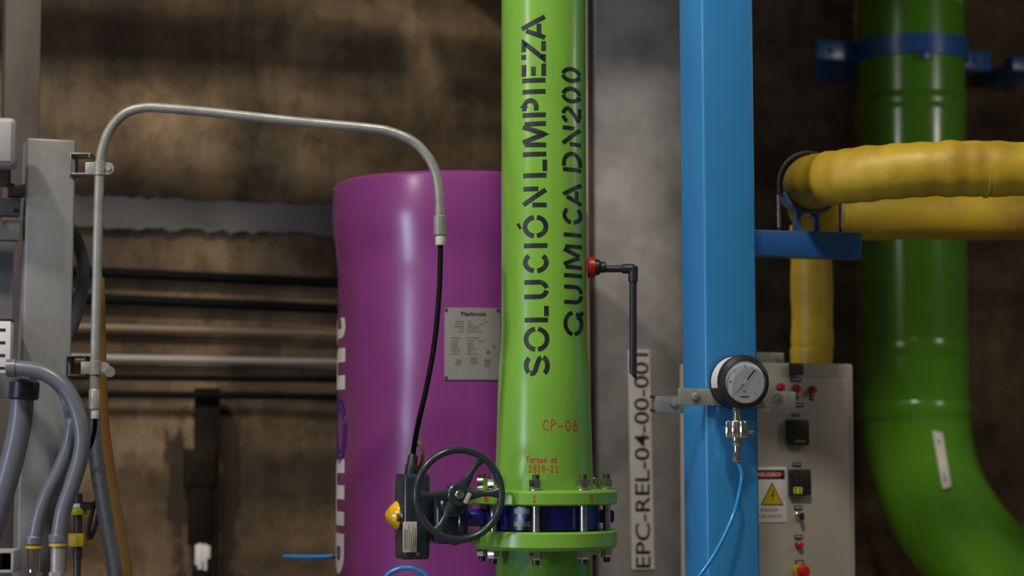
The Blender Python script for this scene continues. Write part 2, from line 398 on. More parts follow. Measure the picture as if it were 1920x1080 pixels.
# white tag plate reading up the column
SG = colp(1199, 862)
t = thing('tag_plate', 'tall white tag plate with black code lettering on the grey concrete column', 'sign', SG, TH)
TI = rootmat(t).inverted()
cs = [TI @ colp(x, y) for x, y in ((1176, 656), (1217, 655), (1226, 1067), (1184, 1068))]
m = MB(); m.prism([(v.x, v.z) for v in cs], -0.004, -0.0005); m.build('plate', 'sticker_white', t)
m = MB(); bl = TI @ colp(1219, 1064); tl = TI @ colp(1191, 1064); tr = TI @ colp(1187, 662)
def sg3(u, v, bl=bl, tl=tl, tr=tr):
    lean = (tr.x - tl.x) * u
    return Vector((bl.x + (tl.x - bl.x) * v + lean, -0.0047, bl.z + (tr.z - bl.z) * u))
put_text(m.bm, 'EPC-REL-04-00-001', 0, 1, 0, 1, sg3, bold=0.008); m.build('lettering', 'black_print', t)
# pale conduit in the corner beside the concrete column
m = MB(); q = P(1103, 500, 5.62); m.tube([(q.x + .006, q.y, 0), (q.x - 0.008, q.y, 3.31)], 0.006, sub=1)
tag(solo(m.build('slim_conduit', 'white_conduit')), 'slim pale conduit rising straight up just behind the stencilled green pipe', 'conduit')

# ------------------------------------------------------------------ conduits along the back wall
wc = [('black_pipe', 'black_cable', (195, 511), (630, 531), 9.5, 'uppermost black pipe on the back wall, below the grey ledge', 'pipe'),
      ('black_pipe', 'black_cable', (195, 561), (630, 579), 9.5, 'second black pipe on the back wall, just above the beige conduit', 'pipe'),
      ('beige_conduit', 'beige_conduit', (195, 614), (630, 626), 7, 'dull beige conduit on the back wall between black pipe and white conduit', 'conduit'),
      ('white_conduit', 'white_conduit', (195, 671), (630, 679), 6.5, 'off-white conduit on the back wall, the palest of the six lines', 'conduit'),
      ('black_cable', 'black_cable', (195, 707), (630, 712), 6, 'thin black cable on the back wall directly under the white conduit', 'cable'),
      ('black_cable', 'black_cable', (195, 739), (630, 744), 6, 'lowest thin black cable on the back wall, crossing the dark trunking top', 'cable')]
for nm, mt, p0, p1, r, lab, cat in wc:
    off = 0.06 if cat == 'cable' else 0.035
    A = wl(*p0, off); B = wl(*p1, off); D = (B - A)
    m = MB(); m.tube([A - D * 1.9, A, B, B + D * 0.55], r * K(6.7), seg=12, sub=1)
    o = solo(m.build(nm, mt)); tag(o, lab, cat, 'service lines along the back wall')

# dark trunking going down the wall
tq = wl(382, 1000, 0.0); t = thing('cable_trunking', 'dark stained vertical trunking with a wider box on the back wall', 'trunking', (tq.x, tq.y, 0), TH)
TI = rootmat(t).inverted()
def wb(m, x0, y0, x1, y1, d0, d1, bev=0.004):
    a = TI @ wl(x0, y0); b = TI @ wl(x1, y1)
    m.box(((a.x + b.x) / 2, -(d0 + d1) / 2, (a.z + b.z) / 2), (abs(b.x - a.x), d1 - d0, abs(a.z - b.z)), bev)
m = MB(); wb(m, 364, 728, 401, 1500, 0, 0.035); m.build('trunk', 'trunk_dark', t)
m = MB(); wb(m, 344, 842, 397, 912, 0, 0.05); m.build('cover_box', 'trunk_dark', t)
m = MB(); wb(m, 352, 905, 391, 1020, 0.01, 0.045); m.build('lower_cover', 'trunk_dark', t)
m = MB()
for k_, (xa, xb, ya, yb_) in enumerate(((362, 368, 1020, 1058), (367, 374, 1018, 1066), (373, 379, 1020, 1052), (378, 383, 1019, 1068), (382, 389, 1022, 1046))): wb(m, xa, ya, xb, yb_, 0.03, 0.047 + .0006 * (k_ % 2), 0.001)
m.build('paint_patch', 'sticker_white', t)

# ------------------------------------------------------------------ purple vessel
VX, VY = (860 - 960) / F * 5.45, 5.45
Rb, Rt = 227 * K(5.45), 237.5 * K(5.45)
zV = lambda py: P(860, py, VY).z
t = thing('pressure_vessel', 'glossy purple fibreglass pressure vessel with white lettering behind the green pipe', 'vessel', (VX, VY, 0))
m = MB()
prof = [(Rb * .97, 0.0), (Rb, 0.02), (Rb, zV(520)), (Rb * 1.003, zV(500)), (Rb * 1.02, zV(465)), (Rt * .997, zV(430)), (Rt, zV(410)), (Rt, zV(368)), (Rt * .992, zV(355)), (Rt * .97, zV(350)), (Rt * .90, zV(349)), (Rt * .88, zV(360)), (0.001, zV(360))]
m.lathe(prof, seg=96); m.build('shell', 'purple_gelcoat', t)
VR = lambda a, z, off=0.0008: Vector(((Rb + off) * math.sin(a), -(Rb + off) * math.cos(a), z))
def vz(py): return P(655, py, VY - Rb * .42).z
a_base = -math.asin(205 / 228.0)
xh = 0.108 / Rb
for ch, yb, yt, asc in (('t', 643, 595, 1.35), ('n', 730, 652, 1), ('m', 986, 861, 1), ('d', 1078, 1001, 1.42), ('e', 1168, 1092, 1), ('i', 1206, 1180, 1.4), ('P', 1306, 1222, 1.36)):
    z0, z1 = vz(yb), vz(yt); m = MB()
    put_text(m.bm, ch, 0, 1, 0, 1, lambda u, v, z0=z0, z1=z1, asc=asc: VR(a_base - xh * asc * v, z0 + (z1 - z0) * u), bold=0.03, cuts=10)
    m.build('white_letter', 'white_print', t)
m = MB()
zc = (vz(870) + vz(745)) / 2; rz_ = (vz(745) - vz(870)) / 2 - 0.006
for a0, a1 in ((-70, 60), (75, 280)):
    pts = arc(0, 0, xh * Rb * .52, rz_, a0 + 90, a1 + 90, 26)
    for k, wdt in ((1.0, 0.014), (0.70, 0.008)):
        add_stroke(m.bm, [(x * k, y * k) for x, y in pts], wdt, lambda x, y: VR(a_base - (x + xh * Rb * .47) / Rb, zc + y), 0.01)
m.build('ring_emblem', 'navy_print', t)
# curved nameplate
a0, a1 = math.asin(-19 / 227), math.asin(79 / 227); z0, z1 = P(888, 712, VY - Rb).z, P(888, 577, VY - Rb).z
def curved_patch(m, a0, a1, z0, z1, off, n=12):
    vs = [(m.bm.verts.new(VR(a0 + (a1 - a0) * i / n, z0, off)), m.bm.verts.new(VR(a0 + (a1 - a0) * i / n, z1, off))) for i in range(n + 1)]
    vb = [(m.bm.verts.new(VR(a0 + (a1 - a0) * i / n, z0, 0)), m.bm.verts.new(VR(a0 + (a1 - a0) * i / n, z1, 0))) for i in range(n + 1)]
    for i in range(n):
        m.bm.faces.new((vs[i][0], vs[i + 1][0], vs[i + 1][1], vs[i][1]))
        m.bm.faces.new((vs[i][0], vb[i][0], vb[i + 1][0], vs[i + 1][0])); m.bm.faces.new((vs[i][1], vs[i + 1][1], vb[i + 1][1], vb[i][1]))
    for i in (0, n): m.bm.faces.new((vs[i][0], vs[i][1], vb[i][1], vb[i][0]))
m = MB(); curved_patch(m, a0, a1, z0, z1, 0.003); npl = m.build('nameplate', 'nameplate_metal', t)
m = MB(); W = a1 - a0; H = z1 - z0
np3 = lambda u, v: VR(a0 + W * u, z0 + H * v, 0.0036)
put_text(m.bm, 'Piedmont', .29, .73, .885, .945, np3, bold=0.03, cuts=8, cut_axis=0); m.build('heading', 'black_print', npl)
m = MB(); rr = random.Random(8)
for v in [.80, .765, .73, .695, .66]:
    for u0, u1 in ((.22 + rr.uniform(-.05, .05), .34), (.40, .55 + rr.uniform(0, .22))):
        put = [np3(u0, v), np3(u1, v), np3(u1, v + .014), np3(u0, v + .014)]; m.bm.faces.new([m.bm.verts.new(p) for p in put])
for v in [.57, .53, .49, .455, .42, .385, .35]:
    for u0, u1 in ((.12, .28 + rr.uniform(-.05, .05)), (.40, .48 + rr.uniform(0, .10 if v < .5 else .25))):
        put = [np3(u0, v), np3(u1, v), np3(u1, v + .013), np3(u0, v + .013)]; m.bm.faces.new([m.bm.verts.new(p) for p in put])
for u, v, s in ((.25, .24, .05), (.76, .23, .06), (.52, .26, .06), (.77, .38, .03), (.88, .46, .025)):
    for k in range(4):
        put = [np3(u - s, v - s * .7 + k * s * .45), np3(u + s, v - s * .7 + k * s * .45), np3(u + s, v - s * .7 + k * s * .45 + s * .22), np3(u - s, v - s * .7 + k * s * .45 + s * .22)]
        m.bm.faces.new([m.bm.verts.new(p) for p in put])
put = [np3(.20, .12), np3(.80, .12), np3(.80, .135), np3(.20, .135)]; m.bm.faces.new([m.bm.verts.new(p) for p in put])
m.build('small_print', 'grey_print', npl)
for u, v in ((.03, .97), (.95, .97), (.03, .03), (.97, .03)):
    p = np3(u, v); m = MB(); nn = Vector((p.x, p.y, 0)).normalized(); m.cyl(p - nn * .001, p + nn * .002, 0.004, 10); m.build('rivet', 'dark_steel', npl)
# little lifting hole near the rim
m = MB(); ah = math.radians(-80); p = Vector(((Rt - .002) * math.sin(ah), -(Rt - .002) * math.cos(ah), zV(362))); nn = Vector((p.x, p.y, 0)).normalized()
m.cyl(p, p + nn * .004, 0.009, 14); m.build('rim_hole', 'black_plastic', t)

# ------------------------------------------------------------------ green pipe, flanges, valve
GX, GY = (1020 - 960) / F * 4.8, 4.8
g = K(4.8)
zG = lambda py: P(1020, py, GY).z
def taper(py):   # radius of the upper green spool in pixels
    for (y0, r0), (y1, r1) in zip(PF, PF[1:]):
        if y0 <= py <= y1: return r0 + (r1 - r0) * (py - y0) / (y1 - y0)
    return PF[-1][1] if py > PF[-1][0] else PF[0][1]
PF = [(-2000, 80), (610, 80), (650, 81), (690, 84.5), (730, 86.5), (800, 88.5), (870, 90.5), (900, 91.5), (917, 92)]
t = thing('stencilled_pipe', 'bright green vertical pipe with black stencil lettering and flanged foot', 'pipe', (GX, GY, zG(945)))
zr = zG(945); lz = lambda py: zG(py) - zr
m = MB(); m.lathe([(r * g, lz(y)) for y, r in reversed(PF)], seg=72); m.build('barrel', 'green_paint', t)
fr = 136 * g; th = lz(917)
m = MB(); m.lathe([(fr - .006, 0), (fr, .004), (fr, th - .006), (fr - .006, th), (93 * g, th + .001)], seg=72); fl = m.build('flange', 'green_paint', t)
def gcyl(x, y, off=0.0006):   # pixel on the barrel -> point on its surface
    r = taper(y); a = math.asin(max(-1, min(1, (x - 1020) / r))); z = lz(y); R = r * g + off
    return Vector((R * math.sin(a), -R * math.cos(a), z))
m = MB()
L1 = [('S', 707, 670), ('O', 662, 618), ('L', 608, 579), ('U', 566, 531), ('C', 518, 483), ('I', 472, 464), ('O', 453, 413), ('N', 397, 360), ('L', 343, 310), ('I', 305, 295), ('M', 287, 240), ('P', 232, 198), ('I', 190, 180), ('E', 168, 132), ('Z', 127, 92), ('A', 87, 47)]
L2 = [('Q', 633, 587), ('U', 575, 538), ('I', 526, 517), ('M', 510, 464), ('I', 451, 442), ('C', 427, 396), ('A', 390, 352), ('D', 330, 293), ('N', 283, 246), ('2', 240, 211), ('0', 203, 174), ('0', 165, 138)]
for line, xl0, xl1, xb0, xb1, wd in ((L1[:8], 978, 984, 1020.5, 1027, 8.6), (L1[8:], 978, 984, 1020.5, 1027, 8.6), (L2[:7], 1052, 1057, 1087, 1091, 7.2), (L2[7:], 1052, 1057, 1087, 1091, 7.2)):
    m = MB()
    for ch, yb, yt in line:
        fy = (yb + yt) / 2 / 680; xt = xl0 + (xl1 - xl0) * fy; xb = xb0 + (xb1 - xb0) * fy
        for stv in ST[ch]:
            pts = [(yb + (yt - yb) * u, xb + (xt - xb) * v) for u, v in stv]
            add_stroke(m.bm, pts, wd, lambda y, x: gcyl(x, y), 4.0)
    if line[0][0] != 'S': m.build('stencil_lettering', 'black_stencil', t); continue
    add_stroke(m.bm, [(436, 976), (426, 971)], 5, lambda y, x: gcyl(x, y), 4)   # accent of the O
    m.build('stencil_lettering', 'black_stencil', t)
m = MB()
def hand(m, s, x, y, h, adv, wd, f):
    for ch in s:
        if ch != ' ':
            for stv in HW[ch]:
                add_stroke(m.bm, [(x + u * adv * .82, y - v * h) for u, v in stv], wd, f, 3.0)
        x += adv
hand(m, 'CP-06', 1016, 808, 20, 13.5, 2.0, gcyl); m.build('marker_note', 'red_marker', t); m = MB()
hand(m, 'Torque ok', 986, 866, 11, 6.4, 1.7, gcyl); m.build('marker_note', 'red_marker', t); m = MB(); hand(m, '28/9-21', 990, 884, 12, 8.0, 1.9, gcyl)
m.build('marker_note', 'red_marker', t)
def gfl(x, y, off=0.0006):
    a = math.asin((x - 1020) / 136); R = fr + off; return Vector((R * math.sin(a), -R * math.cos(a), lz(y)))
for ch, x in (('8', 909), ('1', 997), ('5', 1101)):
    m = MB(); hand(m, ch, x, 937, 12, 8, 1.8, gfl); m.build('marker_number', 'red_marker', fl)

t2 = thing('lower_pipe', 'stained green flanged pipe below the blue butterfly valve', 'pipe', (GX, GY, 0))
z1, z2 = zG(993), zG(1027)
m = MB(); m.lathe([(90 * g, 0), (90 * g, z2 - .004), (92 * g, z2 + .004)], seg=72); m.build('barrel', 'green_paint_stained', t2)
m = MB(); m.lathe([(93 * g, z2 - .001), (fr - .008, z2), (fr, z2 + .008), (fr, z1 - .004), (fr - .005, z1)], seg=72); m.build('flange', 'green_paint', t2)

# butterfly valve between the flanges
zv = (zG(945) + zG(993)) / 2
tv = thing('butterfly_valve', 'blue wafer butterfly valve with black gear operator and spoked handwheel', 'valve', (GX, GY, zv), TH)
hv = (zG(945) - zG(993)) / 2
m = MB(); m.lathe([(96 * g, -hv), (104 * g, -hv + .003), (104 * g, hv - .003), (96 * g, hv)], seg=64); body = m.build('body', 'valve_blue', tv)
m = MB(); m.box((0.145, 0, 0), (0.05, 0.05, 0.03), .006); m.cyl((.10, 0, 0), (.155, 0, 0), .012); m.build('lower_boss', 'valve_blue', tv)
for zz in (0.017, -0.012):
    m = MB(); n = 6
    for i in range(n):
        qa = []
        for k, dz in ((i, -.006), (i + 1, -.006), (i + 1, .006), (i, .006)):
            a = math.asin(-0.54 + .28 * k / n) - TH; R = 104 * g + .0012
            qa.append(m.bm.verts.new((R * math.sin(a), -R * math.cos(a), zz + dz)))
        m.bm.faces.new(qa)
    m.build('tag', 'nameplate_metal', body)
# the neck and the operator lie along local -x
sx = 1 / math.cos(TH)
ux = lambda px: (px - 1020) * g * sx * 0.985
m = MB(); m.cyl((ux(905), 0, 0), (ux(862), 0, 0), .020, 28, .002); m.cyl((ux(905), 0, 0), (ux(915), 0, 0), .034, 28); m.build('neck', 'valve_blue', tv)
m = MB(); m.box((ux(864), 0, 0), (.012, .085, .078), .006); nf = m.build('neck_flange', 'valve_blue', tv)
for yy in (-.032, .032):
    for zz in (-.030, .030):
        m = MB(); m.lathe([(.0075, 0), (.0075, .012)], (ux(864) + .004, yy, zz), (1, 0, 0), 6); m.build('bolt', 'steel', nf)
# gear operator
m = MB()
m.box(((ux(858) + ux(806)) / 2, 0.0, -.002), (abs(ux(858) - ux(806)), .105, .112), .014, seg=3)
m.cyl((ux(832), -.02, .038), (ux(832), -.085, .038), .032, 24, .004)
m.cyl((ux(858), 0, -.006), (ux(846), 0, -.006), .058, 32, .003)
gb = m.build('gearbox', 'dark_enamel', tv)
for yy, zz in ((-.045, .045), (-.045, -.048), (-.052, 0.0)):
    m = MB(); m.lathe([(.006, 0), (.006, .008)], (ux(812) - .002 if zz else ux(826), yy - .004, zz), (0, -1, 0), 6); m.build('bolt', 'dark_steel', gb)
for xx in (ux(815), ux(848)):
    m = MB(); m.lathe([(.0065, 0), (.0065, .009)], (xx, -.02, .052), (0, 0, 1), 6); m.build('bolt', 'dark_steel', gb)
# handwheel: plane parallel to the wall, in front of the gearbox
pw = rootmat(tv).inverted() @ P(861, 927.5, 4.585)
hw = bpy.data.objects.new('handwheel', None)
m = MB(); hr = 83.5 * K(4.585); rings = []
m.tube([(pw.x + hr * math.cos(2 * math.pi * k / 24), pw.y, pw.z + hr * math.sin(2 * math.pi * k / 24)) for k in range(24)], .0084, seg=14, sub=4, loop=True)
rim = m.build('handwheel', 'worn_enamel', tv)
bpy.data.objects.remove(hw)
for angd in (2, 58, 181, 238):
    a = math.radians(angd); ca, sa = math.cos(a), math.sin(a)
    m = MB(); rings = []
    for f, wh, dp, dy in ((.12, .017, .008, .012), (.32, .0135, .008, .010), (.55, .0075, .0065, .006), (.75, .0075, .006, .002), (.90, .012, .006, 0), (1.0, .021, .0055, 0)):
        cxx, czz = pw.x + ca * hr * f, pw.z + sa * hr * f; ring = []
        for k in range(12):
            q = 2 * math.pi * k / 12; s_ = wh * math.cos(q); e_ = dp * math.sin(q)
            ring.append((cxx - sa * s_, pw.y + dy + e_, czz + ca * s_))
        rings.append(ring)
    m.ring_loft(rings); m.build('spoke', 'worn_enamel', rim)
m = MB(); m.cyl((pw.x, pw.y + .035, pw.z), (pw.x, pw.y + .001, pw.z), .026, 28, .003)
m.cyl((pw.x, pw.y + .03, pw.z), (pw.x, -.06, pw.z), .014, 20); m.build('hub', 'worn_enamel', rim)
m = MB(); m.cyl((pw.x, pw.y + .004, pw.z), (pw.x, pw.y - .004, pw.z), .0095, 20, .001); m.build('shaft_nut', 'steel', rim)
R_ = Matrix.Translation((pw.x, pw.y, pw.z)) @ Matrix.Rotation(math.radians(28), 4, 'Y')
m = MB(); m.box((.021, .000, .002), (.010, .003, .026), .001, R_); m.build('maker_sticker', 'switch_plate', rim)
# switch box
bx0, bx1 = ux(750), ux(800); zb0, zb1 = lambda: 0, 0
zt_, zb_ = P(770, 889, 4.66).z - zv, P(770, 1049, 4.66).z - zv
m = MB()
bw = bx1 - bx0; poly = []
for (cx_, cz_, a0, a1) in ((bx1 - .016, -.026, -90, 0), (bx1 - .016, .026, 0, 90), (bx0 + .012, .030, 90, 180), (bx0 + .012, -.030, 180, 270)):
    rr_ = .016 if cx_ > bx0 + .02 else .012
    poly += [(x, y) for x, y in arc(cx_, cz_, rr_, rr_, a0, a1, 5)]
rings = []
for z, k in ((zb_, .90), (zb_ + .004, .97), (zb_ + .012, 1), (zt_ - .010, 1), (zt_ - .003, .97), (zt_, .90)):
    cxm = (bx0 + bx1) / 2; rings.append([(cxm + (x - cxm) * k, y * k, z) for x, y in poly])
m.ring_loft(rings); sb = m.build('switch_box', 'dark_enamel', tv)
m = MB(); m.box((bx0 + .020, 0, (zt_ + zb_) / 2), (.003, .086, zt_ - zb_ - .016), .001); m.build('cover_seam', 'black_plastic', sb)
zd = P(735, 967, 4.66).z - zv
m = MB(); m.lathe([(.038, -.004), (.038, .002), (.034, .006)], (bx0, 0, zd), (-1, 0, 0), 32); m.build('dome_collar', 'dark_enamel', sb)
m = MB(); m.lathe([(.034, 0), (.031, .006), (.020, .018), (.010, .026), (.001, .028)], (bx0 - .004, 0, zd), (-1, 0, 0), 28); dome = m.build('indicator_dome', 'amber_dome', sb)
m = MB(); m.tube([(bx0 - .009, -.033 * math.cos(a), zd - .004 + .006 * math.sin(a * 2)) for a in (-.6, -.3, 0, .3, .6)] , .0045, seg=8, sub=3); m.build('indicator_band', 'amber_dark', dome)
A_ = rootmat(tv).inverted() @ P(761, 979, 4.62); B_ = rootmat(tv).inverted() @ P(790, 1037, 4.62)
m = MB(); m.box(((A_.x + B_.x) / 2, -.0425, (A_.z + B_.z) / 2), (B_.x - A_.x, .002, A_.z - B_.z), .0006); pl = m.build('type_plate', 'switch_plate', sb)
m = MB(); rr = random.Random(3)
for i in range(6):
    x = A_.x + (B_.x - A_.x) * (.14 + .145 * i); z0_ = B_.z + .004 + rr.uniform(0, .01); z1_ = A_.z - .006 - rr.uniform(0, .02); ww = .0022 if i == 0 else .0012
    m.box((x, -.0438, (z0_ + z1_) / 2), (ww, .0006, z1_ - z0_))
m.build('small_print', 'grey_print', pl)
for zz, yy in ((zb_ + .012, -.041), (zt_ - .016, -.041)):
    m = MB(); m.lathe([(.0045, 0), (.0045, .004)], ((bx0 + bx1) / 2, yy, zz), (0, -1, 0), 12); m.build('screw', 'steel', sb)

# stud bolts
def hexn(m, c, z0, z1, r, rot):
    m.lathe([(r * .93, z0), (r, z0 + .002), (r, z1 - .002), (r * .93, z1)], c, (0, 0, 1), 6)
names = {0: 'stud bolt standing under the red number one at the front of the green flanges', 1: 'stud bolt under the red number five on the green flanges',
         2: 'outermost stud bolt at the right rim of the green flanges', 3: 'stud bolt half hidden behind the right side of the green pipe',
         4: 'stud bolt hidden behind the green pipe at the back of the flanges', 5: 'stud bolt at the back left of the flanges, behind the green pipe',
         6: 'outermost stud bolt at the left rim of the flanges, seen through the handwheel', 7: 'stud bolt on the left of the flanges, seen through the handwheel rim'}
for k in range(8):
    a = math.radians(-8.3 + 45 * k); bx, by = GX + 117 * g * math.sin(a), GY - 117 * g * math.cos(a)
    zT, zB = zG(888), zG(1053)
    t = thing('stud_bolt', names[k], 'bolt', (bx, by, zB), random.uniform(0, 1), 'stud bolts clamping the valve')
    m = MB(); m.cyl((0, 0, 0), (0, 0, zT - zB), .0083, 14, .0015); m.build('stud', 'stud_thread' if k in (3, 4, 5) else 'dark_steel', t)
    m = MB(); m.cyl((0, 0, zG(993) - zB + .001), (0, 0, zG(945) - zB - .001), .0088, 14); m.build('shank', 'steel', t)
    for zz0, zz1 in ((zG(917) - zB + .002, zG(897) - zB), (zG(1043) - zB, zG(1027) - zB - .0005)):
        m = MB(); hexn(m, (0, 0, 0), zz0, zz1, .0155, 0); m.build('nut', 'bright_steel', t)
    m = MB(); m.lathe([(.017, zG(917) - zB + .0005), (.017, zG(917) - zB + .003)], (0, 0, 0), (0, 0, 1), 20); m.build('washer', 'steel', t)

# sampling spout on the right of the green pipe
t = thing('sample_spout', 'black plastic drain spout with a red collar on the green pipe', 'spout', P(1103, 502, 4.8))
Ts = rootmat(t).inverted()
pp = lambda x, y: Ts @ P(x, y, 4.8)
ax = (1, 0, 0)
m = MB(); m.lathe([(.024, 0), (.0255, .003), (.0245, .017), (.022, .018)], pp(1102, 501), ax, 30); m.build('collar', 'red_plastic', t)
m = MB(); m.lathe([(.019, 0), (.019, .008), (.013, .014), (.013, .024), (.009, .026)], pp(1116, 501), ax, 24); m.build('adapter', 'black_plastic', t)
m = MB(); m.cyl(pp(1128, 504), pp(1172, 504), .0085, 20); m.build('nipple', 'black_plastic', t)
m = MB(); m.cyl(pp(1166, 504), pp(1190, 504), .0115, 20, .002); m.cyl(pp(1187, 499), pp(1187, 529), .0115, 20, .002); m.build('elbow', 'black_plastic', t)
m = MB()
n = 20; rr_ = .0088; c0 = pp(1187, 526); c1 = pp(1187, 706); rg = []
for cpt, sl in ((c0, 0), (c1, 1)):
    rg.append([Vector((cpt.x + rr_ * math.cos(2 * math.pi * k / n), cpt.y + rr_ * math.sin(2 * math.pi * k / n), cpt.z - (sl * rr_ * 1.1 * math.cos(2 * math.pi * k / n)))) for k in range(n)])
m.ring_loft(rg); m.build('down_tube', 'black_plastic', t)

# ------------------------------------------------------------------ blue column with gauge
BC = P(1353, 540, 4.84); BC.z = 0; S = 0.135
t = thing('blue_column', 'bright blue square steel column carrying the pressure gauge', 'column', BC, TH, lean=math.radians(-0.22))
m = MB(); m.box((0, 0, 2.5), (S, S, 4.98), .007, seg=4); m.build('shaft', 'blue_column_paint', t)
m = MB(); m.box((0, 0, .01), (.24, .24, .02), .003); m.build('base_plate', 'blue_column_paint', t)
colM = FM(BC)
FRP = BC + NRM * (S / 2)
# strut clamp: front bar and back bar held by bolts
q = hit(1353, 747, FRP + NRM * .003); t = thing('strut_clamp', 'galvanised strut bars clamped across the blue column behind the gauge', 'clamp', q, TH)
TI = rootmat(t).inverted()
fp = lambda x, y, off: TI @ hit(x, y, FRP + NRM * off)
a, b = fp(1272, 743, .012), fp(1490, 750, .012)
tilt = math.atan2(b.z - a.z, b.x - a.x)
Mt = Matrix.Translation((a + b) / 2) @ Matrix.Rotation(-tilt, 4, 'Y')
m = MB(); m.box((0, 0, 0), ((b - a).length, .012, .039), .0015, Mt); fb = m.build('front_bar', 'galvanised', t)
hb = fp(1303, 743, .018)
m = MB(); m.lathe([(.012, 0), (.012, .002)], hb, (0, -1, 0), 20); m.lathe([(.009, 0), (.009, .007), (.006, .009)], hb, (0, -1, 0), 24); m.build('bolt', 'galvanised', fb)
em = fp(1459, 748, .0195)
m = MB()
for r in (.013, .0105): add_stroke(m.bm, arc(em.x, em.z, r, r, -60, 300, 24), .0011, lambda x, y: Vector((x, em.y, y)), .004)
for dx in (-.0035, .0025): add_stroke(m.bm, [(em.x + dx, em.z - .007), (em.x + dx + .0045, em.z + .006)], .003, lambda x, y: Vector((x, em.y - .0003, y)), .004)
m.build('emblem', 'grey_print', fb)
bk = S + .03
a, b = fp(1227, 757, -bk), fp(1440, 762, -bk)
m = MB(); m.box((a + b) / 2, (b.x - a.x, .030, .040), .002); bb = m.build('back_bar', 'galvanised', t)
p = fp(1264, 756, -bk + .016); m = MB(); m.lathe([(.010, 0), (.010, .006), (.007, .007)], p, (0, -1, 0), 6); m.build('nut', 'galvanised', bb)
for yy in (744, 769):
    p = fp(1227, yy, -bk); m = MB(); m.cyl(p + Vector((-.010, 0, 0)), p + Vector((.006, 0, 0)), .0035, 10); m.build('lip', 'dark_steel', bb)
for xx in (1432,):
    p = fp(xx, 742 if xx < 1300 else 755, 0); m = MB(); m.cyl(p + Vector((0, -.01, -.008)), p + Vector((0, bk + .02, -.008)), .005, 12); m.build('clamp_bolt', 'galvanised', t)

# pressure gauge
GD = .084
q = hit(1397, 716, FRP + NRM * GD)
t = thing('pressure_gauge', 'round black-rimmed pressure gauge with white dial on the blue column', 'gauge', q, math.radians(17))
gr = 51 * K(q.y)
m = MB(); m.lathe([(gr * .78, 0), (gr * .82, .003), (gr * .97, -.002), (gr, -.008), (gr, -.016), (gr * .96, -.020), (gr * .90, -.022), (gr * .80, -.022)], (0, 0, 0), (0, -1, 0), 64, cap=False)
bez = m.build('bezel', 'black_plastic', t)
m = MB(); m.lathe([(gr * .965, -.021), (gr * .965, -.058), (gr * .92, -.062), (.001, -.062)], (0, 0, 0), (0, -1, 0), 56); case = m.build('case', 'white_plastic', t)
m = MB(); m.lathe([(gr * 1.0, -.058), (gr * 1.0, -.063), (gr * .9, -.065)], (0, 0, 0), (0, -1, 0), 56); m.build('back_flange', 'black_plastic', t)
# dark lug at the lower left
m = MB(); m.lathe([(gr * .985, -.018), (gr * .985, -.062)], (0, 0, 0), (0, -1, 0), 56)
dl = [f for f in m.bm.faces if not (f.calc_center_median().x < .03 and f.calc_center_median().z < -.012)]
bmesh.ops.delete(m.bm, geom=dl, context='FACES')
for x_, z_ in ((-.036, -.022),): m.lathe([(.013, -.014), (.013, -.062)], (x_ - .008, 0, z_ + .006), (0, -1, 0), 20)
lug = m.build('case_lug', 'black_plastic', t)
m = MB(); m.lathe([(.0032, -.014), (.0032, -.011)], (-.044, 0, -.018), (0, -1, 0), 12); m.build('screw', 'steel', lug)
m = MB(); m.lathe([(gr * .815, -.003), (gr * .815, -.001), (.001, -.001)], (0, 0, 0), (0, -1, 0), 56); dial = m.build('dial', 'gauge_face', t)
m = MB()
fd = lambda x, z: Vector((x, -.0003 + .0, z))
for i in range(31):
    a = math.radians(225 - 270 * i / 30); l0 = gr * (.76 if i % 5 else .73); l1 = gr * .795
    if i % 5 == 0 or i % 5 == 0: add_stroke(m.bm, [(l0 * math.cos(a), l0 * math.sin(a)), (l1 * math.cos(a), l1 * math.sin(a))], .0009, lambda x, z: Vector((x, .0004 - .0003, z)), .01)
    else: add_stroke(m.bm, [(l0 * math.cos(a), l0 * math.sin(a)), (l1 * math.cos(a), l1 * math.sin(a))], .0004, lambda x, z: Vector((x, .0001, z)), .01)
for i, s in enumerate(('0', '1', '2', '3', '4', '5', '6')):
    a = math.radians(225 - 270 * i / 6); cx_, cz_ = gr * .58 * math.cos(a), gr * .58 * math.sin(a)
    put_text(m.bm, s, cx_ - .0016, cx_ + .0016, cz_ - .0025, cz_ + .0025, lambda x, z: Vector((x, .0001, z)), bold=.01)
put_text(m.bm, 'bar', -.0048, .0048, -.0245, -.019, lambda x, z: Vector((x, .0001, z)), bold=.01)
for i in range(7):
    x = -.0115 + .0033 * i
    q_ = [Vector((x, .0001, -.0365)), Vector((x + .0026, .0001, -.0365)), Vector((x + .0026, .0001, -.0330)), Vector((x, .0001, -.0330))]; m.bm.faces.new([m.bm.verts.new(v) for v in q_])
for v in m.bm.verts: v.co.y = -.0000 + .0006
mk = m.build('dial_marks', 'black_print', dial)
for v in mk.data.vertices: v.co.y = .0004 - .0
# needle and boss
aN = math.radians(50)
m = MB(); 
for f0, f1, w0, w1 in ((-.66, .25, .0012, .0018), (.20, .70, .0032, .0032)):
    ca, sa = math.cos(aN), math.sin(aN)
    pts = [(f0 * gr * .8, -w0 / 2), (f1 * gr * .8, -w1 / 2), (f1 * gr * .8, w1 / 2), (f0 * gr * .8, w0 / 2)]
    m.prism([(ca * x - sa * z, sa * x + ca * z) for x, z in pts], -.0035, -.0025)
m.build('needle', 'black_print', t)
m = MB(); m.lathe([(.0055, .001), (.0055, .004), (.003, .005)], (0, 0, 0), (0, -1, 0), 20); m.build('needle_boss', 'white_plastic', t)
m = MB(); m.lathe([(.001, .006), (gr * .80, .006), (gr * .80, .0068), (.001, .0068)], (0, 0, 0), (0, -1, 0), 40); m.build('glass', 'gauge_glass', t)
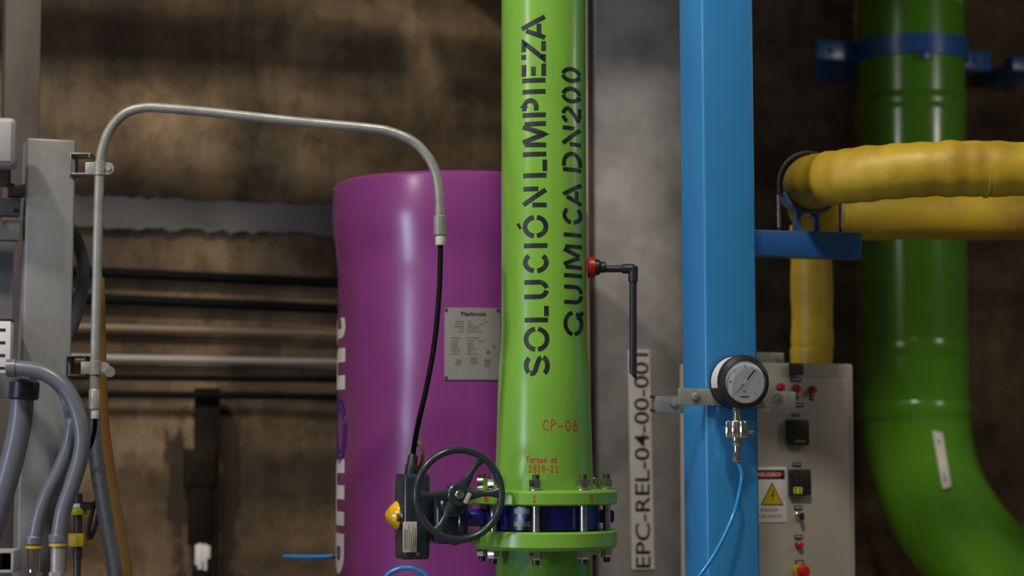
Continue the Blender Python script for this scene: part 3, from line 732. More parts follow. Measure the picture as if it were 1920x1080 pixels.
# the numbers below are heights under the dial centre
gz = lambda py: (716 - py) * K(q.y) * 1.0
cx_ = (1388.5 - 1397) * K(q.y); yb = .026
m = MB(); m.lathe([(.009, gz(772)), (.009, gz(779)), (.0105, gz(781)), (.0105, gz(787)), (.007, gz(790))], (cx_, yb, 0), (0, 0, 1), 20); m.lathe([(.010, gz(764)), (.010, gz(775))], (cx_, yb, 0), (0, 0, 1), 6); m.build('stem', 'bright_steel', t)
m = MB(); seg = 72; rings = []
for z, k in ((gz(820), .94), (gz(818), 1), (gz(791), 1), (gz(789), .94)):
    rings.append([(cx_ + (.0265 - (.0022 if j % 4 < 2 else 0)) * k * math.cos(2 * math.pi * j / seg), yb + (.0265 - (.0022 if j % 4 < 2 else 0)) * k * math.sin(2 * math.pi * j / seg), z) for j in range(seg)])
m.ring_loft(rings); dm = m.build('diaphragm_seal', 'bright_steel', t)
m = MB(); m.cyl((cx_ + .024, yb - .004, gz(810)), (cx_ + .040, yb - .006, gz(810)), .005, 16, .001); m.build('bleed_screw', 'steel', dm)
m = MB(); m.lathe([(.012, gz(836)), (.0135, gz(833)), (.0135, gz(820))], (cx_, yb, 0), (0, 0, 1), 24); m.lathe([(.009, gz(846)), (.009, gz(836))], (cx_, yb, 0), (0, 0, 1), 20); m.build('lower_body', 'bright_steel', t)
m = MB(); m.lathe([(.0095, gz(865)), (.0108, gz(862)), (.0108, gz(850)), (.0085, gz(847))], (cx_, yb, 0), (0, 0, 1), 6); m.build('hose_nut', 'bright_steel', t)
gm = rootmat(t)
tube_top = gm @ Vector((cx_, yb, gz(862)))
ty = tube_top.y
m = MB(); m.tube([tube_top, P(1391, 890, ty), P(1387, 920, ty), P(1377, 960, ty - .01), P(1358, 1005, ty - .03), P(1333, 1050, ty - .05), P(1305, 1090, ty - .06), P(1270, 1150, ty - .05), P(1255, 1300, ty), P(1250, 1500, ty), P(1250, 1960, ty)], .0046, seg=14, sub=8)
tag(solo(m.build('air_hose', 'blue_tube')), 'thin light blue hose hanging from the pressure gauge down the blue column', 'hose')

# blue cantilever arm carrying the yellow pipe
AY = 5.06
A0 = P(1430, 456, AY); 
t = thing('bracket_arm', 'short blue steel arm sticking out right of the blue column under the yellow pipe', 'bracket', (A0.x, A0.y, A0.z), math.radians(6))
TI = rootmat(t).inverted(); ka = K(AY)
L_ = 185 * ka; hh = 49 * ka
m = MB(); m.box((L_ / 2 - .06, 0, -.002), (L_ + .12, hh, hh), .004, Matrix.Rotation(math.radians(1.2), 4, 'Y')); m.build('arm', 'blue_bracket_paint', t)
# saddle uprights and cradle
for px in (1495, 1531):
    p = TI @ P(px, 418, AY); m = MB(); m.box((p.x, 0, p.z + .002), (.010, .05, .055), .001); m.build('upright', 'blue_bracket_paint', t)
pc = TI @ P(1520, 343, AY); rp_ = 52 * ka
m = MB(); pts = arc(pc.x, pc.z, rp_ + .004, rp_ + .004, 200, 320, 20); po = arc(pc.x, pc.z, rp_ + .011, rp_ + .011, 200, 320, 20)
m.prism(pts + po[::-1], -.028, .028); m.build('cradle', 'blue_bracket_paint', t)
m = MB(); rr_ = rp_ + .010
path = [(pc.x - rr_, 0, pc.z - .122)] + [(x, 0, z) for x, z in arc(pc.x, pc.z, rr_, rr_, 180, 0, 14)] + [(pc.x + rr_, 0, pc.z - .122)]
m.tube(path, .0045, seg=10, sub=3); m.build('u_bolt', 'dark_steel', t)
for sgn in (-1, 1):
    m = MB(); m.cyl((pc.x + sgn * rr_, 0, pc.z - .112), (pc.x + sgn * rr_, 0, pc.z - .030), .0055, 10); m.build('thread', 'steel', t)

# yellow insulated pipe: front run, turn, back run, drop
ry = 50.5 * ka
YF, YB = AY - .22, AY + .80
zy = P(1520, 340, AY).z
pf = lambda px, Y: Vector((P(px, 500, Y).x, Y, 0))
x1 = P(1520, 400, AY).x
path = []
xr = P(2150, 400, YF).x
path = [Vector((xr, YF - .02, zy + .0)), Vector((P(1920, 400, YF).x, YF - .01, zy)), Vector((P(1830, 400, YF).x, YF, zy + .002)), Vector((x1 + .27, YF + .004, zy + .002)), Vector((x1 + .17, YF + .028, zy - .001)), Vector((x1 + .085, YF + .075, zy - .004)), Vector((x1 + .028, YF + .14, zy - .005)), Vector((x1 + .004, YF + .21, zy - .004)), Vector((x1 + .012, YF + .3, zy - .003)), Vector((x1 + .10, YB - .18, zy)),
        Vector((x1 + .13, YB - .08, zy)), Vector((x1 + .19, YB - .015, zy)), Vector((x1 + .28, YB, zy)), Vector((x1 + .7, YB + .02, zy)), Vector((x1 + 1.4, YB + .04, zy))]
t = thing('insulated_pipe', 'fat yellow wrapped pipe doubling back on itself over the blue arm', 'pipe', (x1, YB, 0))
m = MB()
def rlag(tt): return ry * (1 + .022 * math.sin(tt * 61) * math.sin(tt * 23) + .02 * math.sin(tt * 140))
m.tube(path, rlag, seg=28, sub=10); m.build('loop', 'yellow_lagging', t, world=True)
m = MB()
xd = P(1522, 560, YB).x
m.tube([(xd, YB, zy - ry * .4), (xd, YB, zy - .35), (xd - .004, YB, zy - .6), (xd, YB, 0.0)], lambda tt: ry * .90 * (1 + .03 * math.sin(tt * 40)), seg=28, sub=8); m.build('drop', 'yellow_lagging', t, world=True)
for f, Y in ((1850, YF),):
    xq = P(f, 400, Y).x; m = MB(); m.lathe([(ry * 1.0, -.004), (ry * 1.03, -.003), (ry * 1.03, .003), (ry * 1.0, .004)], (xq, Y, zy), (1, 0, 0), 28); m.build('wrap_seam', 'yellow_lagging', t, world=True)

# ------------------------------------------------------------------ big green pipe at the right with its wall strap
BY = 7.0; br = 100 * K(BY)
t = thing('large_pipe', 'large green pipe bending away at the foot, right of the cabinet', 'pipe', (P(1712, 500, BY).x, BY, 0))
pts = [P(1703, -900, BY), P(1706, -300, BY), P(1709, 200, BY), P(1714, 640, BY), P(1717, 770, BY), P(1727, 860, BY), P(1755, 940, BY), P(1805, 1015, BY), P(1870, 1090, BY), P(1960, 1195, BY), P(2060, 1310, BY), P(2110, 1400, BY), P(2125, 1500, BY), P(2125, 1695, BY)]
m = MB(); m.tube(pts, br, seg=48, sub=8); m.build('barrel', 'green_pipe_far', t, world=True)
for py, rr_ in ((200, 1.03), (655, 1.02), (770, 1.025)):
    p = P(1709 + (py - 200) * .012 + (6 if py > 800 else 0), py, BY); m = MB(); m.lathe([(br * .99, -.035), (br * rr_, -.02), (br * rr_, .02), (br * .99, .035)], p, (0.0 if py < 800 else .22, 0, 1), 48); m.build('joint_band', 'green_pipe_far', t, world=True)
A_, B_ = P(1753, 806, BY - br - .004), P(1778, 914, BY - br - .004)
m = MB(); v = [P(1748, 807, BY - br - .006), P(1767, 812, BY - br + .006), P(1784, 912, BY - br - .006), P(1768, 917, BY - br - .010)]
vs = [m.bm.verts.new(p + Vector((0, dy, 0))) for dy in (0, .03) for p in v]
m.bm.faces.new(vs[:4]); m.bm.faces.new(vs[7:3:-1])
for i in range(4): m.bm.faces.new((vs[i], vs[i + 4], vs[(i + 1) % 4 + 4], vs[(i + 1) % 4]))
st = m.build('label_strip', 'sticker_white', t, world=True)
m = MB(); 
c_ = lambda s, r_: v[0].lerp(v[1], s).lerp(v[3].lerp(v[2], s), r_) + Vector((0, -.0008, 0))
for i in range(9):
    r0 = .15 + .085 * i; m.bm.faces.new([m.bm.verts.new(c_(s, r_)) for s, r_ in ((.3, r0), (.62, r0), (.62, r0 + .05), (.3, r0 + .05))])
m.build('small_print', 'valve_blue', st, world=True)
# white mark high on the pipe
m = MB()
def bcyl(x, y): 
    p = P(1708, y, BY); a = math.asin((x - 1708) / 101); return Vector((p.x + (br + .001) * math.sin(a), BY - (br + .001) * math.cos(a), p.z))
for i, pts_ in enumerate(([(1778, 10), (1793, 13)], [(1780, 4), (1780, 12)], [(1788, 0), (1789, 8)])): add_stroke(m.bm, pts_, 3.5, bcyl, 3)
m.build('painted_mark', 'sticker_white', t, world=True)
# strap: half ring plus two ears, on the wall
ps = P(1708, 100, BY)
t = thing('pipe_strap', 'blue steel strap around the large green pipe with ears to the wall', 'clamp', ps, TH)
R0, R1 = br + .002, br + .012
m = MB(); ou = arc(0, 0, R1, R1, 180, 360, 32); inn = arc(0, 0, R0, R0, 180, 360, 32)
def plan(m, poly, z0, z1):
    a = [m.bm.verts.new((x, y, z0)) for x, y in poly]; b = [m.bm.verts.new((x, y, z1)) for x, y in poly]; n = len(poly)
    m.bm.faces.new(a); m.bm.faces.new(b[::-1])
    for i in range(n): m.bm.faces.new((a[i], b[i], b[(i + 1) % n], a[(i + 1) % n]))
plan(m, ou + [(R1 + .0, .04), (R0 + .0, .04)] + inn[::-1] + [(-R0, .04), (-R1, .04)], -.034, .034); m.build('half_ring', 'blue_bracket_paint', t)
for s in (-1, 1):
    m = MB(); m.box((s * (R0 + .08), .045, 0), (.16, .012, .068), .003); ear = m.build('ear', 'blue_bracket_paint', t)
    m = MB(); m.lathe([(.012, 0), (.012, .012)], (s * (R0 + .10), .04, 0), (0, -1, 0), 6); m.build('bolt', 'dark_steel', ear)
m = MB(); m.box((0, br + .135, 0), (.30, .24, .07), .004); m.build('wall_block', 'blue_bracket_paint', t)
m = MB(); m.box((-.055, -R1 - .004, -.045), (.03, .012, .03), .003); m.build('tab', 'blue_bracket_paint', t)
p = P(1915, 124, 7.35)
t = thing('wall_bracket', 'dark blue bracket at the right picture edge beyond the large green pipe', 'bracket', p, TH)
m = MB(); m.box((.06, 0, 0), (.24, .07, .055), .006); m.build('bar', 'blue_bracket_paint', t)
m = MB(); m.box((.06, .165, 0), (.10, .26, .055), .003); m.build('arm', 'blue_bracket_paint', t)

# ------------------------------------------------------------------ control cabinet
CQ = P(1600, 800, 5.52); CF = Vector((CQ.x, CQ.y, 0)); TC = math.radians(20)
NC = Vector((math.sin(TC), -math.cos(TC), 0))
t = thing('control_cabinet', 'beige control cabinet with red lamps and meters behind the blue column', 'cabinet', CF, TC)
CI = rootmat(t).inverted()
cp = lambda px, py, off=0.0: CI @ hit(px, py, CF + NC * off, NC)
ctop = cp(1520, 681).z; cw = -cp(1322, 800).x
m = MB(); m.box((-cw / 2 + .003, .085, ctop / 2), (cw, .17, ctop), .008, seg=3); m.build('body', 'cabinet_paint', t)
a = cp(1400, 700); 
m = MB(); m.box((-cw / 2 - .003, -.004, ctop / 2 + .04), (cw - .03, .010, ctop - .16), .004); door = m.build('door', 'cabinet_paint', t)
DF = .0095
def plate(name, mt, x0, y0, x1, y1, d=.003, par=t, bev=.001):
    a, b = cp(x0, y0, DF), cp(x1, y1, DF)
    m = MB(); m.box(((a.x + b.x) / 2, -DF - d / 2 + .0004, (a.z + b.z) / 2), (abs(b.x - a.x), d, abs(a.z - b.z)), bev); return m.build(name, mt, par)
def scribble(par, x0, y0, x1, y1, rows, mt, d, seedv):
    rr = random.Random(seedv); m = MB()
    for i in range(rows):
        yy0 = y0 + (y1 - y0) * (i + .2) / rows; yy1 = y0 + (y1 - y0) * (i + .75) / rows; x = x0
        while x < x1 - 1:
            w_ = rr.uniform(1.2, 2.6); a, b = cp(x, yy0, DF), cp(min(x + w_, x1), yy1, DF); m.box(((a.x + b.x) / 2, -DF - d, (a.z + b.z) / 2), (abs(b.x - a.x), .0004, abs(a.z - b.z))); x += w_ + 1.0
    return m.build('small_print', mt, par)
pl = plate('name_label', 'black_print', 1479, 681, 1506, 703); scribble(pl, 1482, 684, 1503, 700, 3, 'grey_print', .0030, 1)
for i, (x0, y0, x1, y1) in enumerate(((1482, 708, 1502, 715), (1489, 741, 1496, 749), (1519, 741, 1526, 750), (1489, 755, 1506, 763), (1485, 774, 1500, 780), (1486, 867, 1502, 874), (1489, 948, 1504, 956), (1490, 1003, 1505, 1010), (1491, 1050, 1507, 1058))):
    pl = plate('small_label', 'black_print', x0, y0, x1, y1); scribble(pl, x0 + 2, y0 + 1.5, x1 - 2, y1 - 1.5, 1, 'white_print', .0030, 20 + i)
def knob(name, mt, px, py, r, prof, par=t, seg=24):
    c = cp(px, py, DF); m = MB(); m.lathe([(r * a, DF + h) for a, h in prof], (c.x, 0, c.z), (0, -1, 0), seg); return m.build(name, mt, par)
for px, py in ((1463, 726), (1493, 729), (1523, 731)):
    k = knob('indicator_lamp', 'red_button', px, py, .0098, ((.95, 0), (1, .004), (.95, .012), (.6, .016), (.1, .017)))
    knob('lamp_ring', 'dark_steel', px, py, .0112, ((1, -.001), (1, .003), (.9, .004)), k)
me_ = plate('panel_meter', 'black_plastic', 1473, 787, 1513, 835, .016, bev=.003)
plate('display', 'lcd_green', 1484, 797, 1505, 822, .018, me_)
m = MB()
for i in range(4):
    a, b = cp(1487 + i * 5, 824.5, DF), cp(1490 + i * 5, 829, DF); m.box(((a.x + b.x) / 2, -DF - .0162, (a.z + b.z) / 2), (abs(b.x - a.x), .001, abs(a.z - b.z)))
m.build('meter_keys', 'dull_yellow', me_)
me_ = plate('temperature_controller', 'black_plastic', 1477, 880, 1516, 928, .018, bev=.003)
plate('screen', 'black_print', 1481, 885, 1512, 912, .0195, me_)
m = MB()
for i, x in enumerate((1483, 1491)):
    for (u0, v0, u1, v1) in ((0, 0, 6, 0), (0, 5, 6, 5), (0, 10, 6, 10), (0, 0, 0, 10), (6, 0, 6, 10)):
        a, b = cp(x + u0, 914 + v0, DF), cp(x + u1, 914 + v1, DF); m.box(((a.x + b.x) / 2, -DF - .0182, (a.z + b.z) / 2), (abs(b.x - a.x) + .0018, .001, abs(a.z - b.z) + .0018))
m.build('digits', 'lcd_digits', me_)
k = knob('selector_switch', 'bright_steel', 1497, 967, .0115, ((1, 0), (1, .005), (.8, .007), (.1, .008)))
c = cp(1499, 968, DF); m = MB(); m.box((c.x, -DF - .014, c.z), (.008, .016, .020), .002, None); m.build('selector_lever', 'black_plastic', k)
k = knob('push_button', 'red_button', 1497.5, 1021, .0095, ((.95, 0), (1, .004), (.95, .012), (.6, .015), (.1, .016)))
knob('button_ring', 'dark_steel', 1497.5, 1021, .0110, ((1, -.001), (1, .004), (.9, .005)), k)
k = knob('emergency_stop', 'red_button', 1497, 1070, .0175, ((.55, 0), (.55, .018), (1, .024), (1, .034), (.7, .040), (.1, .041)))
knob('yellow_collar', 'yellow_ring', 1497, 1070, .019, ((1, -.001), (1, .010), (.8, .012)), k)
# danger sign
sg = plate('danger_sign', 'sticker_white', 1409, 876, 1475, 979, .002, bev=.0005)
plate('banner', 'black_print', 1413, 881, 1471, 898, .003, sg, .0003)
c = cp(1441, 889.5, DF); e = cp(1468, 884, DF)
m = MB(); m.prism([(c.x + (e.x - c.x) * math.cos(q), c.z + (e.z - c.z) * math.sin(q)) for q in [2 * math.pi * i / 28 for i in range(28)]], -DF - .0036, -DF - .001); m.build('red_oval', 'red_button', sg)
m = MB(); a, b = cp(1420, 893.5, DF), cp(1462, 886, DF)
put_text(m.bm, 'PELIGRO', a.x, b.x, a.z, b.z, lambda x, z: Vector((x, -DF - .0040, z)), bold=.01); m.build('banner_lettering', 'white_print', sg)
tri = lambda x0, x1, y0, y1: [(cp(x0, y1).x, cp(x0, y1).z), (cp(x1, y1).x, cp(x1, y1).z), (cp((x0 + x1) / 2, y0).x, cp((x0 + x1) / 2, y0).z)]
m = MB(); m.prism(tri(1423, 1465, 904, 947), -DF - .0026, -DF); m.build('triangle_border', 'black_print', sg)
m = MB(); m.prism(tri(1426, 1462, 908, 945), -DF - .0032, -DF); m.build('triangle', 'sign_yellow', sg)
bolt = [(1446, 917), (1441, 930), (1445, 929), (1442, 941), (1448, 926), (1444, 927.5), (1448, 918)]
m = MB(); m.prism([(cp(x, y).x, cp(x, y).z) for x, y in bolt], -DF - .0037, -DF); m.build('lightning_flash', 'black_print', sg)
m = MB()
for s, x0, x1, y0, y1 in (('RIESGO', 1426, 1458, 959, 953), ('ELECTRICO', 1418, 1465, 971, 965)):
    a, b = cp(x0, y0, DF), cp(x1, y1, DF); put_text(m.bm, s, a.x, b.x, a.z, b.z, lambda x, z: Vector((x, -DF - .0026, z)))
m.build('caption', 'grey_print', sg)
p = cp(1452, 662); m = MB(); m.box((p.x - .01, .03, ctop + .014), (.09, .04, .028), .003); br_ = m.build('top_bracket', 'galvanised', t)
p = cp(1464, 660); m = MB(); m.lathe([(.008, 0), (.008, .006)], (p.x, .011, ctop + .014), (0, -1, 0), 6); m.build('bolt', 'galvanised', br_)

# ------------------------------------------------------------------ left: post, conduit run, hoses
LY = 4.66
LP = P(75, 600, LY); LP.z = 0
ltop = P(75, 259, LY - .055).z
t = thing('steel_post', 'pale galvanised square steel post with a closed top at the left', 'post', LP, TH, lean=math.radians(.35))
pwid = .110
m = MB(); m.box((0, 0, ltop / 2), (pwid, pwid, ltop), .006, seg=3); m.build('shaft', 'galvanised_post', t)
m = MB(); m.box((0, 0, .008), (.2, .2, .016), .002); m.build('base_plate', 'galvanised_post', t)
# taller weathered beam behind it
q = P(38, 200, 5.35); m = MB(); m.box((0, 0, 2.5), (.092, .10, 5.0), .004)
o = m.build('weathered_beam', 'weathered_beam'); o.location = (q.x, q.y, 0); o.rotation_euler = (0, 0, TH); tag(o, 'tall brown weathered beam rising behind the galvanised post at top left', 'beam')

# bent galvanised conduit
QY = 4.60
cpx = [(177.5, 745), (178, 690), (181, 560), (184, 420), (187, 320), (191, 283), (206, 243), (234, 213), (270, 202), (310, 203), (400, 211), (560, 228), (690, 240), (735, 248), (775, 266), (803, 295), (818, 328), (823.5, 365), (825, 412)]
t = thing('bent_conduit', 'galvanised steel conduit arching from the left post over to the valve cable', 'conduit', P(177.5, 785, QY))
m = MB(); m.tube([P(x, y, QY) for x, y in cpx], 9.3 * K(QY), seg=18, sub=8); m.build('tube', 'galvanised', t, world=True)
k = K(QY)
m = MB(); m.lathe([(10 * k, 0), (12.5 * k, .002), (12.5 * k, 36 * k), (10.5 * k, 38 * k)], P(825, 442, QY), (0, 0, 1), 24); m.build('coupling', 'galvanised', t, world=True)
m = MB(); m.lathe([(9.5 * k, 0), (10 * k, .001), (10 * k, 18 * k)], P(826, 460, QY), (0, 0, 1), 24); m.build('bush', 'ivory', t, world=True)
m = MB(); m.lathe([(9.5 * k, 0), (10.8 * k, .002), (10.8 * k, 36 * k), (9.5 * k, 38 * k)], P(177, 768, QY), (0, 0, 1), 24); m.build('coupling', 'galvanised', t, world=True)
m = MB(); m.lathe([(7.5 * k, 0), (8 * k, .001), (8 * k, 18 * k)], P(178, 785, QY), (0, 0, 1), 24); m.build('bush', 'ivory', t, world=True)
for i, (x0, y0, x1, y1) in enumerate(((141, 291, 176, 331), (134, 668, 168, 706))):
    t = thing('conduit_clamp', ('upper' if i == 0 else 'lower') + ' strut clamp holding the bent conduit to the galvanised post', 'clamp', P((x0 + x1) / 2, (y0 + y1) / 2, LY), 0, 'conduit clamps on the left post')
    a, b = P(x0, y0, LY), P(x1, y1, LY); w_ = b.x - a.x; h_ = a.z - b.z; th_ = .0035
    m = MB()
    m.box((-w_ / 2 + th_ / 2 - .004, 0, 0), (th_ , .08, h_), .001); m.box((0, 0, h_ / 2 - th_ / 2), (w_, .08, th_), .001); m.box((0, 0, -h_ / 2 + th_ / 2), (w_, .08, th_), .001)
    m.box((w_ / 2 - .003, 0, h_ / 2 - .006), (th_, .08, .010), .001); m.box((w_ / 2 - .003, 0, -h_ / 2 + .006), (th_, .08, .010), .001)
    m.build('channel', 'dark_steel' if i else 'galvanised', t)
    yy = 316 if i == 0 else 690; cx0 = 187 if i == 0 else 179
    c_ = P(cx0, yy, QY)
    Tq = rootmat(t).inverted(); c_ = Tq @ c_
    m = MB(); m.lathe([(10.3 * k, -.016), (11.2 * k, -.015), (11.2 * k, .015), (10.3 * k, .016)], c_, (0, 0, 1), 24)
    m.box((c_.x - .020, c_.y - .002, c_.z), (.025, .004, .028), .001); m.build('saddle', 'galvanised', t)
    m = MB(); ear = [(c_.x + .008, c_.z - .014), (c_.x + .020, c_.z - .014)] + arc(c_.x + .020, c_.z, .013, .014, -90, 90, 10) + [(c_.x + .008, c_.z + .014)]
    m.prism(ear, c_.y - .003, c_.y + .002); er = m.build('ear', 'galvanised', t)
    m = MB(); m.lathe([(.007, 0), (.007, .004)], (c_.x + .021, c_.y - .003, c_.z - (.0 if i == 0 else .004)), (0, -1, 0), 6); m.build('screw', 'galvanised', er)
    if i:
        m = MB(); m.lathe([(.012, 0), (.013, .003), (.012, .006)], (c_.x + .032, c_.y - .002, c_.z - .009), (0.5, -1, 0), 20); m.build('washer', 'galvanised', er)

# black cable from the conduit to the switch box
ce = rootmat(tv) @ Vector(((bx0 + bx1) / 2 - .004, 0, zt_))
m = MB()
m.tube([P(826, 455, QY), P(824, 540, QY), P(815, 640, QY), P(800, 725, QY + .01), P(785, 790, QY + .03), P(776, 840, ce.y), (ce.x + .002, ce.y, P(770, 868, ce.y).z)], 5.0 * K(QY), seg=14, sub=8)
cab = solo(m.build('black_cable', 'black_cable')); tag(cab, 'black cable hanging from the bent conduit into the valve switch box', 'cable')
m = MB(); m.lathe([(.015, -.004), (.015, .018), (.0125, .022), (.0115, .040), (.0075, .046)], (ce.x, ce.y, ce.z), (.10, 0, 1), 20)
gl = m.build('cable_gland', 'black_plastic', tv, world=True)
e2 = rootmat(tv) @ Vector((bx1 - .02, .012, zt_))
m = MB(); m.tube([e2 + Vector((0, 0, -.004)), P(792, 862, e2.y), P(791, 840, e2.y), P(785, 830, e2.y), P(778, 838, e2.y), P(773, 856, e2.y), P(771, 872, e2.y)], .0042, seg=10, sub=6); m.build('earth_loop', 'rusty_pipe', tv, world=True)
# black tail below the left conduit
m = MB(); m.tube([P(178, 780, QY), P(177, 808, QY + .02), P(168, 838, QY + .10), P(146, 868, QY + .22), P(120, 910, QY + .30), P(113, 1050, QY + .30), P(112, 1300, QY + .30), P(112, 1830, QY + .30)], 4.2 * K(QY), seg=12, sub=6)
tag(solo(m.build('black_cable', 'black_cable')), 'black cable dropping out of the lower left end of the bent conduit', 'cable')

# grey flexible hoses on the left
HY = 4.44
def hose(pts, r, label, Y=HY, fit=None, loc=None, mt='grey_hose'):
    P0 = [P(p[0], p[1], p[2] if len(p) > 2 else Y) for p in pts]
    t = thing('flexible_conduit', label, 'hose', P0[-1], 0, 'grey flexible conduits')
    m = MB(); m.tube(P0, r * K(Y), seg=18, sub=8); m.build('hose', mt, t, world=True)
    return t
t = hose([(20, 690), (50, 692), (85, 700), (120, 725), (143, 765), (154, 815), (150, 860), (135, 910), (118, 960), (110, 1012)], 15, 'outer grey flexible conduit arching over and down the left post')
for (ft, fx) in ((t, 108),):
    q = P(fx, 1018, HY)
    m = MB(); m.lathe([(15.5 * K(HY), -.002), (17 * K(HY), 0), (17 * K(HY), .014), (15 * K(HY), .018)], P(fx, 1017, HY), (0, 0, 1), 24); m.build('ferrule', 'grey_hose', ft, world=True)
    m = MB(); m.lathe([(16 * K(HY), 0), (16 * K(HY), .007)], P(fx, 1024, HY), (0, 0, 1), 24); m.build('ring', 'yellow_ring', ft, world=True)
    m = MB(); m.lathe([(13.5 * K(HY), 0), (13.5 * K(HY), .07)], P(fx, 1083, HY), (0, 0, 1), 24); m.lathe([(17 * K(HY), -.012), (17 * K(HY), .012)], P(fx, 1083, HY), (0, 0, 1), 6); m.build('fitting', 'galvanised', ft, world=True)
m = MB(); m.lathe([(17 * K(HY), 0), (17 * K(HY), .02)], P(14, 690, HY), (1, 0, 0), 20); m.build('gland', 'grey_hose', t, world=True)
H2 = 4.48
t = hose([(60, 697, 4.53), (88, 704, 4.53), (116, 727, 4.53), (131, 762, 4.51), (135, 795, 4.48), (129, 835, 4.48), (112, 880, 4.48), (89, 925, 4.48), (73, 970, 4.48), (65, 1012, 4.48)], 13.5, 'inner blue-grey flexible conduit bending down beside the outer one', H2)
m = MB(); m.lathe([(14.5 * K(H2), -.002), (16.5 * K(H2), 0), (16.5 * K(H2), .014), (14 * K(H2), .018)], P(63, 1020, H2), (0, 0, 1), 24); m.build('ferrule', 'grey_hose', t, world=True)
m = MB(); m.lathe([(15.5 * K(H2), 0), (15.5 * K(H2), .006)], P(63, 1028, H2), (0, 0, 1), 24); m.build('ring', 'yellow_ring', t, world=True)
m = MB(); m.lathe([(12.5 * K(H2), 0), (12.5 * K(H2), .07)], P(63, 1085, H2), (0, 0, 1), 24); m.lathe([(16 * K(H2), -.012), (16 * K(H2), .012)], P(63, 1083, H2), (0, 0, 1), 6); m.build('fitting', 'bright_steel', t, world=True)
t = hose([(42, 735), (38, 790), (26, 850), (8, 915), (-12, 980), (-30, 1060), (-38, 1300), (-38, 1900)], 22, 'thick blue-grey hose slanting out of the left picture edge', 4.50)
m = MB(); m.lathe([(24 * K(4.5), -.004), (28 * K(4.5), 0), (28 * K(4.5), .034), (23 * K(4.5), .040), (16 * K(4.5), .044)], P(44, 746, 4.5), (.05, 0, 1), 28); m.build('hose_cap', 'black_plastic', t, world=True)
t = hose([(118, 420, 4.80), (140, 445, 4.80), (153, 480, 4.80), (156, 520, 4.80), (150, 565, 4.80), (136, 610, 4.80), (118, 645, 4.80)], 12, 'grey flexible conduit bulging out from behind the galvanised post', 4.80)

# junction box, strut rails and slotted duct at the far left edge
JB = P(10, 270, 4.5)
t = thing('junction_box', 'light grey rounded box cut off by the left picture edge', 'box', JB, math.radians(8))
a = K(4.5)
m = MB(); m.box((-18 * a, .0, 0), (80 * a, .08, 92 * a), .012, seg=3); m.build('body', 'pale_grey_box', t)
m = MB(); m.box((-18 * a, -.042, 0), (66 * a, .006, 76 * a), .002); m.build('lid', 'pale_grey_box', t)
p = P(14, 345, 4.56); t = thing('box_bracket', 'dark bent bracket under the light grey box at the left edge', 'bracket', p, TH)
m = MB(); m.box((-.012, .0, .025), (.035, .05, .06), .003); m.build('leg', 'weathered_beam', t)
m = MB(); m.box((.020, .0, -.015), (.035, .05, .028), .003); m.build('foot', 'black_plastic', t)
for y0, y1, lab in ((373, 406, 'upper galvanised strut rail left of the post'), (415, 452, 'lower galvanised strut rail left of the post')):
    p = P(20, (y0 + y1) / 2, 4.60); t = thing('strut_rail', lab, 'rail', p, TH, 'strut rails left of the post')
    h_ = (y1 - y0) * K(4.6)
    m = MB(); m.box((-.11, 0, 0), (.26, .035, h_), .003); m.build('channel', 'galvanised_post', t)
    if y0 < 400:
        p2 = rootmat(t).inverted() @ P(31, 394, 4.57); m = MB(); m.lathe([(.005, 0), (.005, .004)], (p2.x, -.0165, p2.z), (0, -1, 0), 14); m.build('slot', 'black_plastic', t)
p = P(16, 560, 4.68); m = MB(); m.box((-.10, 0, -.05), (.22, .012, .36), .003)
o = m.build('mounting_panel', 'galvanised_post'); o.location = p; o.rotation_euler = (0, 0, TH); tag(o, 'flat grey mounting panel behind the slotted white duct at the left edge', 'panel')
p = P(0, 650, 4.52); t = thing('slotted_duct', 'white slotted cable duct at the left picture edge', 'duct', p, math.radians(6))
a = K(4.52)
m = MB(); m.box((-20 * a, .03, 0), (78 * a, .05, 100 * a), .003); m.build('body', 'white_plastic', t)
for i in range(4):
    m = MB(); m.box((-14 * a, .0045, (42 - 24 * i - 10) * a), (46 * a, .003, 5 * a), .001); m.build('slot', 'black_print', t)
m = MB(); m.box((-20 * a, .03, 51 * a), (80 * a, .052, 4 * a), .001); m.build('lid_edge', 'black_print', t)
# small square bracket at the lower left corner
p = P(10, 1052, 4.42); a = K(4.42); t = thing('square_frame', 'small pale square tube end at the lower left corner', 'frame', p, math.radians(4))
m = MB()
for c_, s_ in (((0, 0, 19 * a), (44 * a, .10, 5 * a)), ((0, 0, -17 * a), (44 * a, .10, 5 * a)), ((20 * a, 0, 0), (5 * a, .10, 40 * a)), ((-12 * a, 0, 0), (8 * a, .10, 40 * a))): m.box(c_, s_, .001)
m.build('tube', 'pale_grey_box', t)
m = MB(); m.box((0, .045, 0), (40 * a, .004, 36 * a)); m.build('inner_plate', 'black_plastic', t)

# old rust-streaked pipe behind the conduit
m = MB(); RY = 4.95
m.tube([P(186, 520, RY), P(185, 620, RY), P(184, 720, RY), P(185, 800, RY), P(191, 870, RY), P(202, 940, RY), P(214, 1010, RY), P(226, 1085, RY), P(240, 1250, RY), P(246, 1400, RY), P(246, 1880, RY)], lambda q: (10 + 13 * min(1, q * 2.6)) * K(RY), seg=22, sub=8)
op = m.build('old_pipe', 'old_pipe_grey'); op.data.materials.append(MATS['rusty_pipe'])
for p_ in op.data.polygons:
    if p_.normal.x > .28: p_.material_index = 1
tag(solo(op), 'curved grey pipe with orange rust streak, right of the flexible conduits', 'pipe')
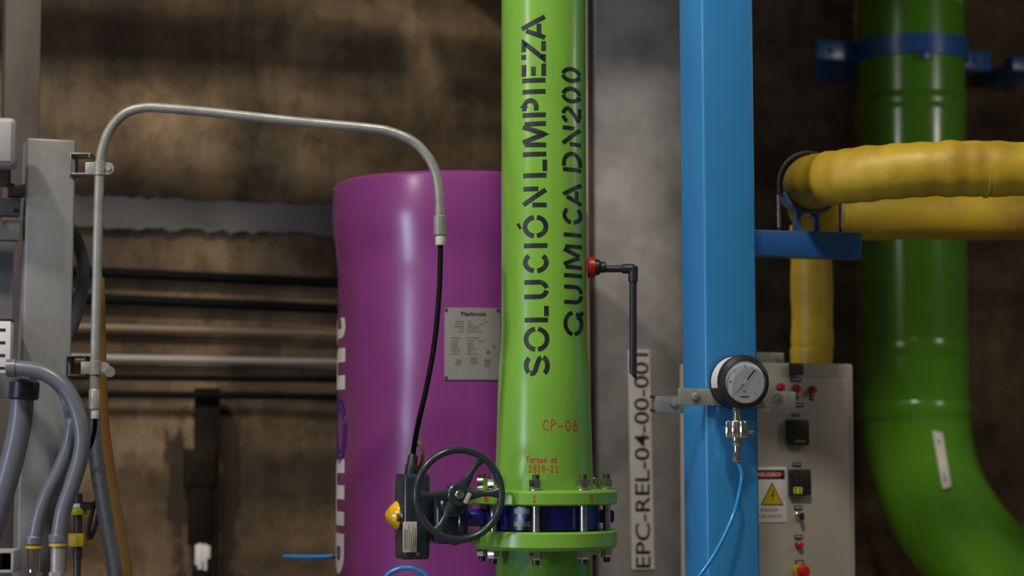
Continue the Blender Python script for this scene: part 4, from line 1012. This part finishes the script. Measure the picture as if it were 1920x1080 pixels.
# small yellow and black valve behind the post
VY2 = 5.05; a = K(VY2); p = P(146, 985, VY2)
t = thing('small_valve', 'small yellow and black valve with black handwheel behind the galvanised post', 'valve', (p.x, p.y, P(146, 1048, VY2).z))
Tq = rootmat(t).inverted(); z = lambda py: (Tq @ P(146, py, VY2)).z
m = MB(); m.lathe([(9 * a, z(1048)), (9 * a, z(1030)), (8 * a, z(1028)), (8 * a, z(930)), (7 * a, z(925))], (0, 0, 0), (0, 0, 1), 20); m.build('spindle', 'black_plastic', t)
for y0, y1, r_ in ((1024, 1000, 19), (965, 952, 17)):
    m = MB(); m.lathe([(r_ * a * .92, z(y0)), (r_ * a, z(y0) + .004), (r_ * a, z(y1) - .004), (r_ * a * .92, z(y1))], (0, 0, 0), (0, 0, 1), 8); m.build('union_nut', 'dull_yellow', t)
m = MB(); m.lathe([(14 * a, z(951)), (14 * a, z(944))], (0, 0, 0), (0, 0, 1), 20); m.build('washer', 'ivory', t)
m = MB(); c_ = Tq @ P(177, 970, VY2 - .03); m.tube([(c_.x + .010 * math.sin(q) * 1.0, c_.y + .045 * math.cos(q) , c_.z + .050 * math.sin(q)) for q in [2 * math.pi * i / 16 for i in range(16)]], .0055, seg=10, sub=3, loop=True); hwl = m.build('handwheel', 'black_plastic', t)
m = MB(); m.cyl((0, 0, z(948)), (c_.x - .004, c_.y, z(948)), .010, 14); m.build('stub', 'black_plastic', t)
# pipe under the small valve down to the floor
m = MB(); m.cyl((p.x, p.y, 0), (p.x, p.y, P(146, 1049, VY2).z), 7 * a, 16)
tag(solo(m.build('riser', 'dark_steel')), 'dark riser pipe below the small yellow and black valve', 'pipe')

# blue tubing near the purple vessel
TY = 5.45
m = MB(); A_ = P(531, 1043, TY); B_ = P(624, 1043, TY)
t = thing('blue_tube_stub', 'short level blue tube end left of the purple vessel', 'tube', B_)
m.tube([A_ - B_, Vector((-.06, 0, -.0015)), Vector((0, 0, 0))], .0056, seg=14, sub=4); m.build('tube', 'blue_tube', t)
m = MB(); m.cyl((-.002, 0, 0), (.012, 0, 0), .0075, 14); m.build('connector', 'dark_steel', t)
TY = 4.9
m = MB(); m.tube([P(700, 1400, TY), P(704, 1150, TY), P(722, 1086, TY), P(742, 1069, TY), P(762, 1065, TY), P(782, 1069, TY), P(803, 1086, TY), P(822, 1150, TY), P(826, 1400, TY), P(826, 1840, TY)], .0062, seg=14, sub=8)
tag(solo(m.build('blue_hose', 'blue_tube')), 'blue hose looping up at the bottom in front of the purple vessel', 'hose')
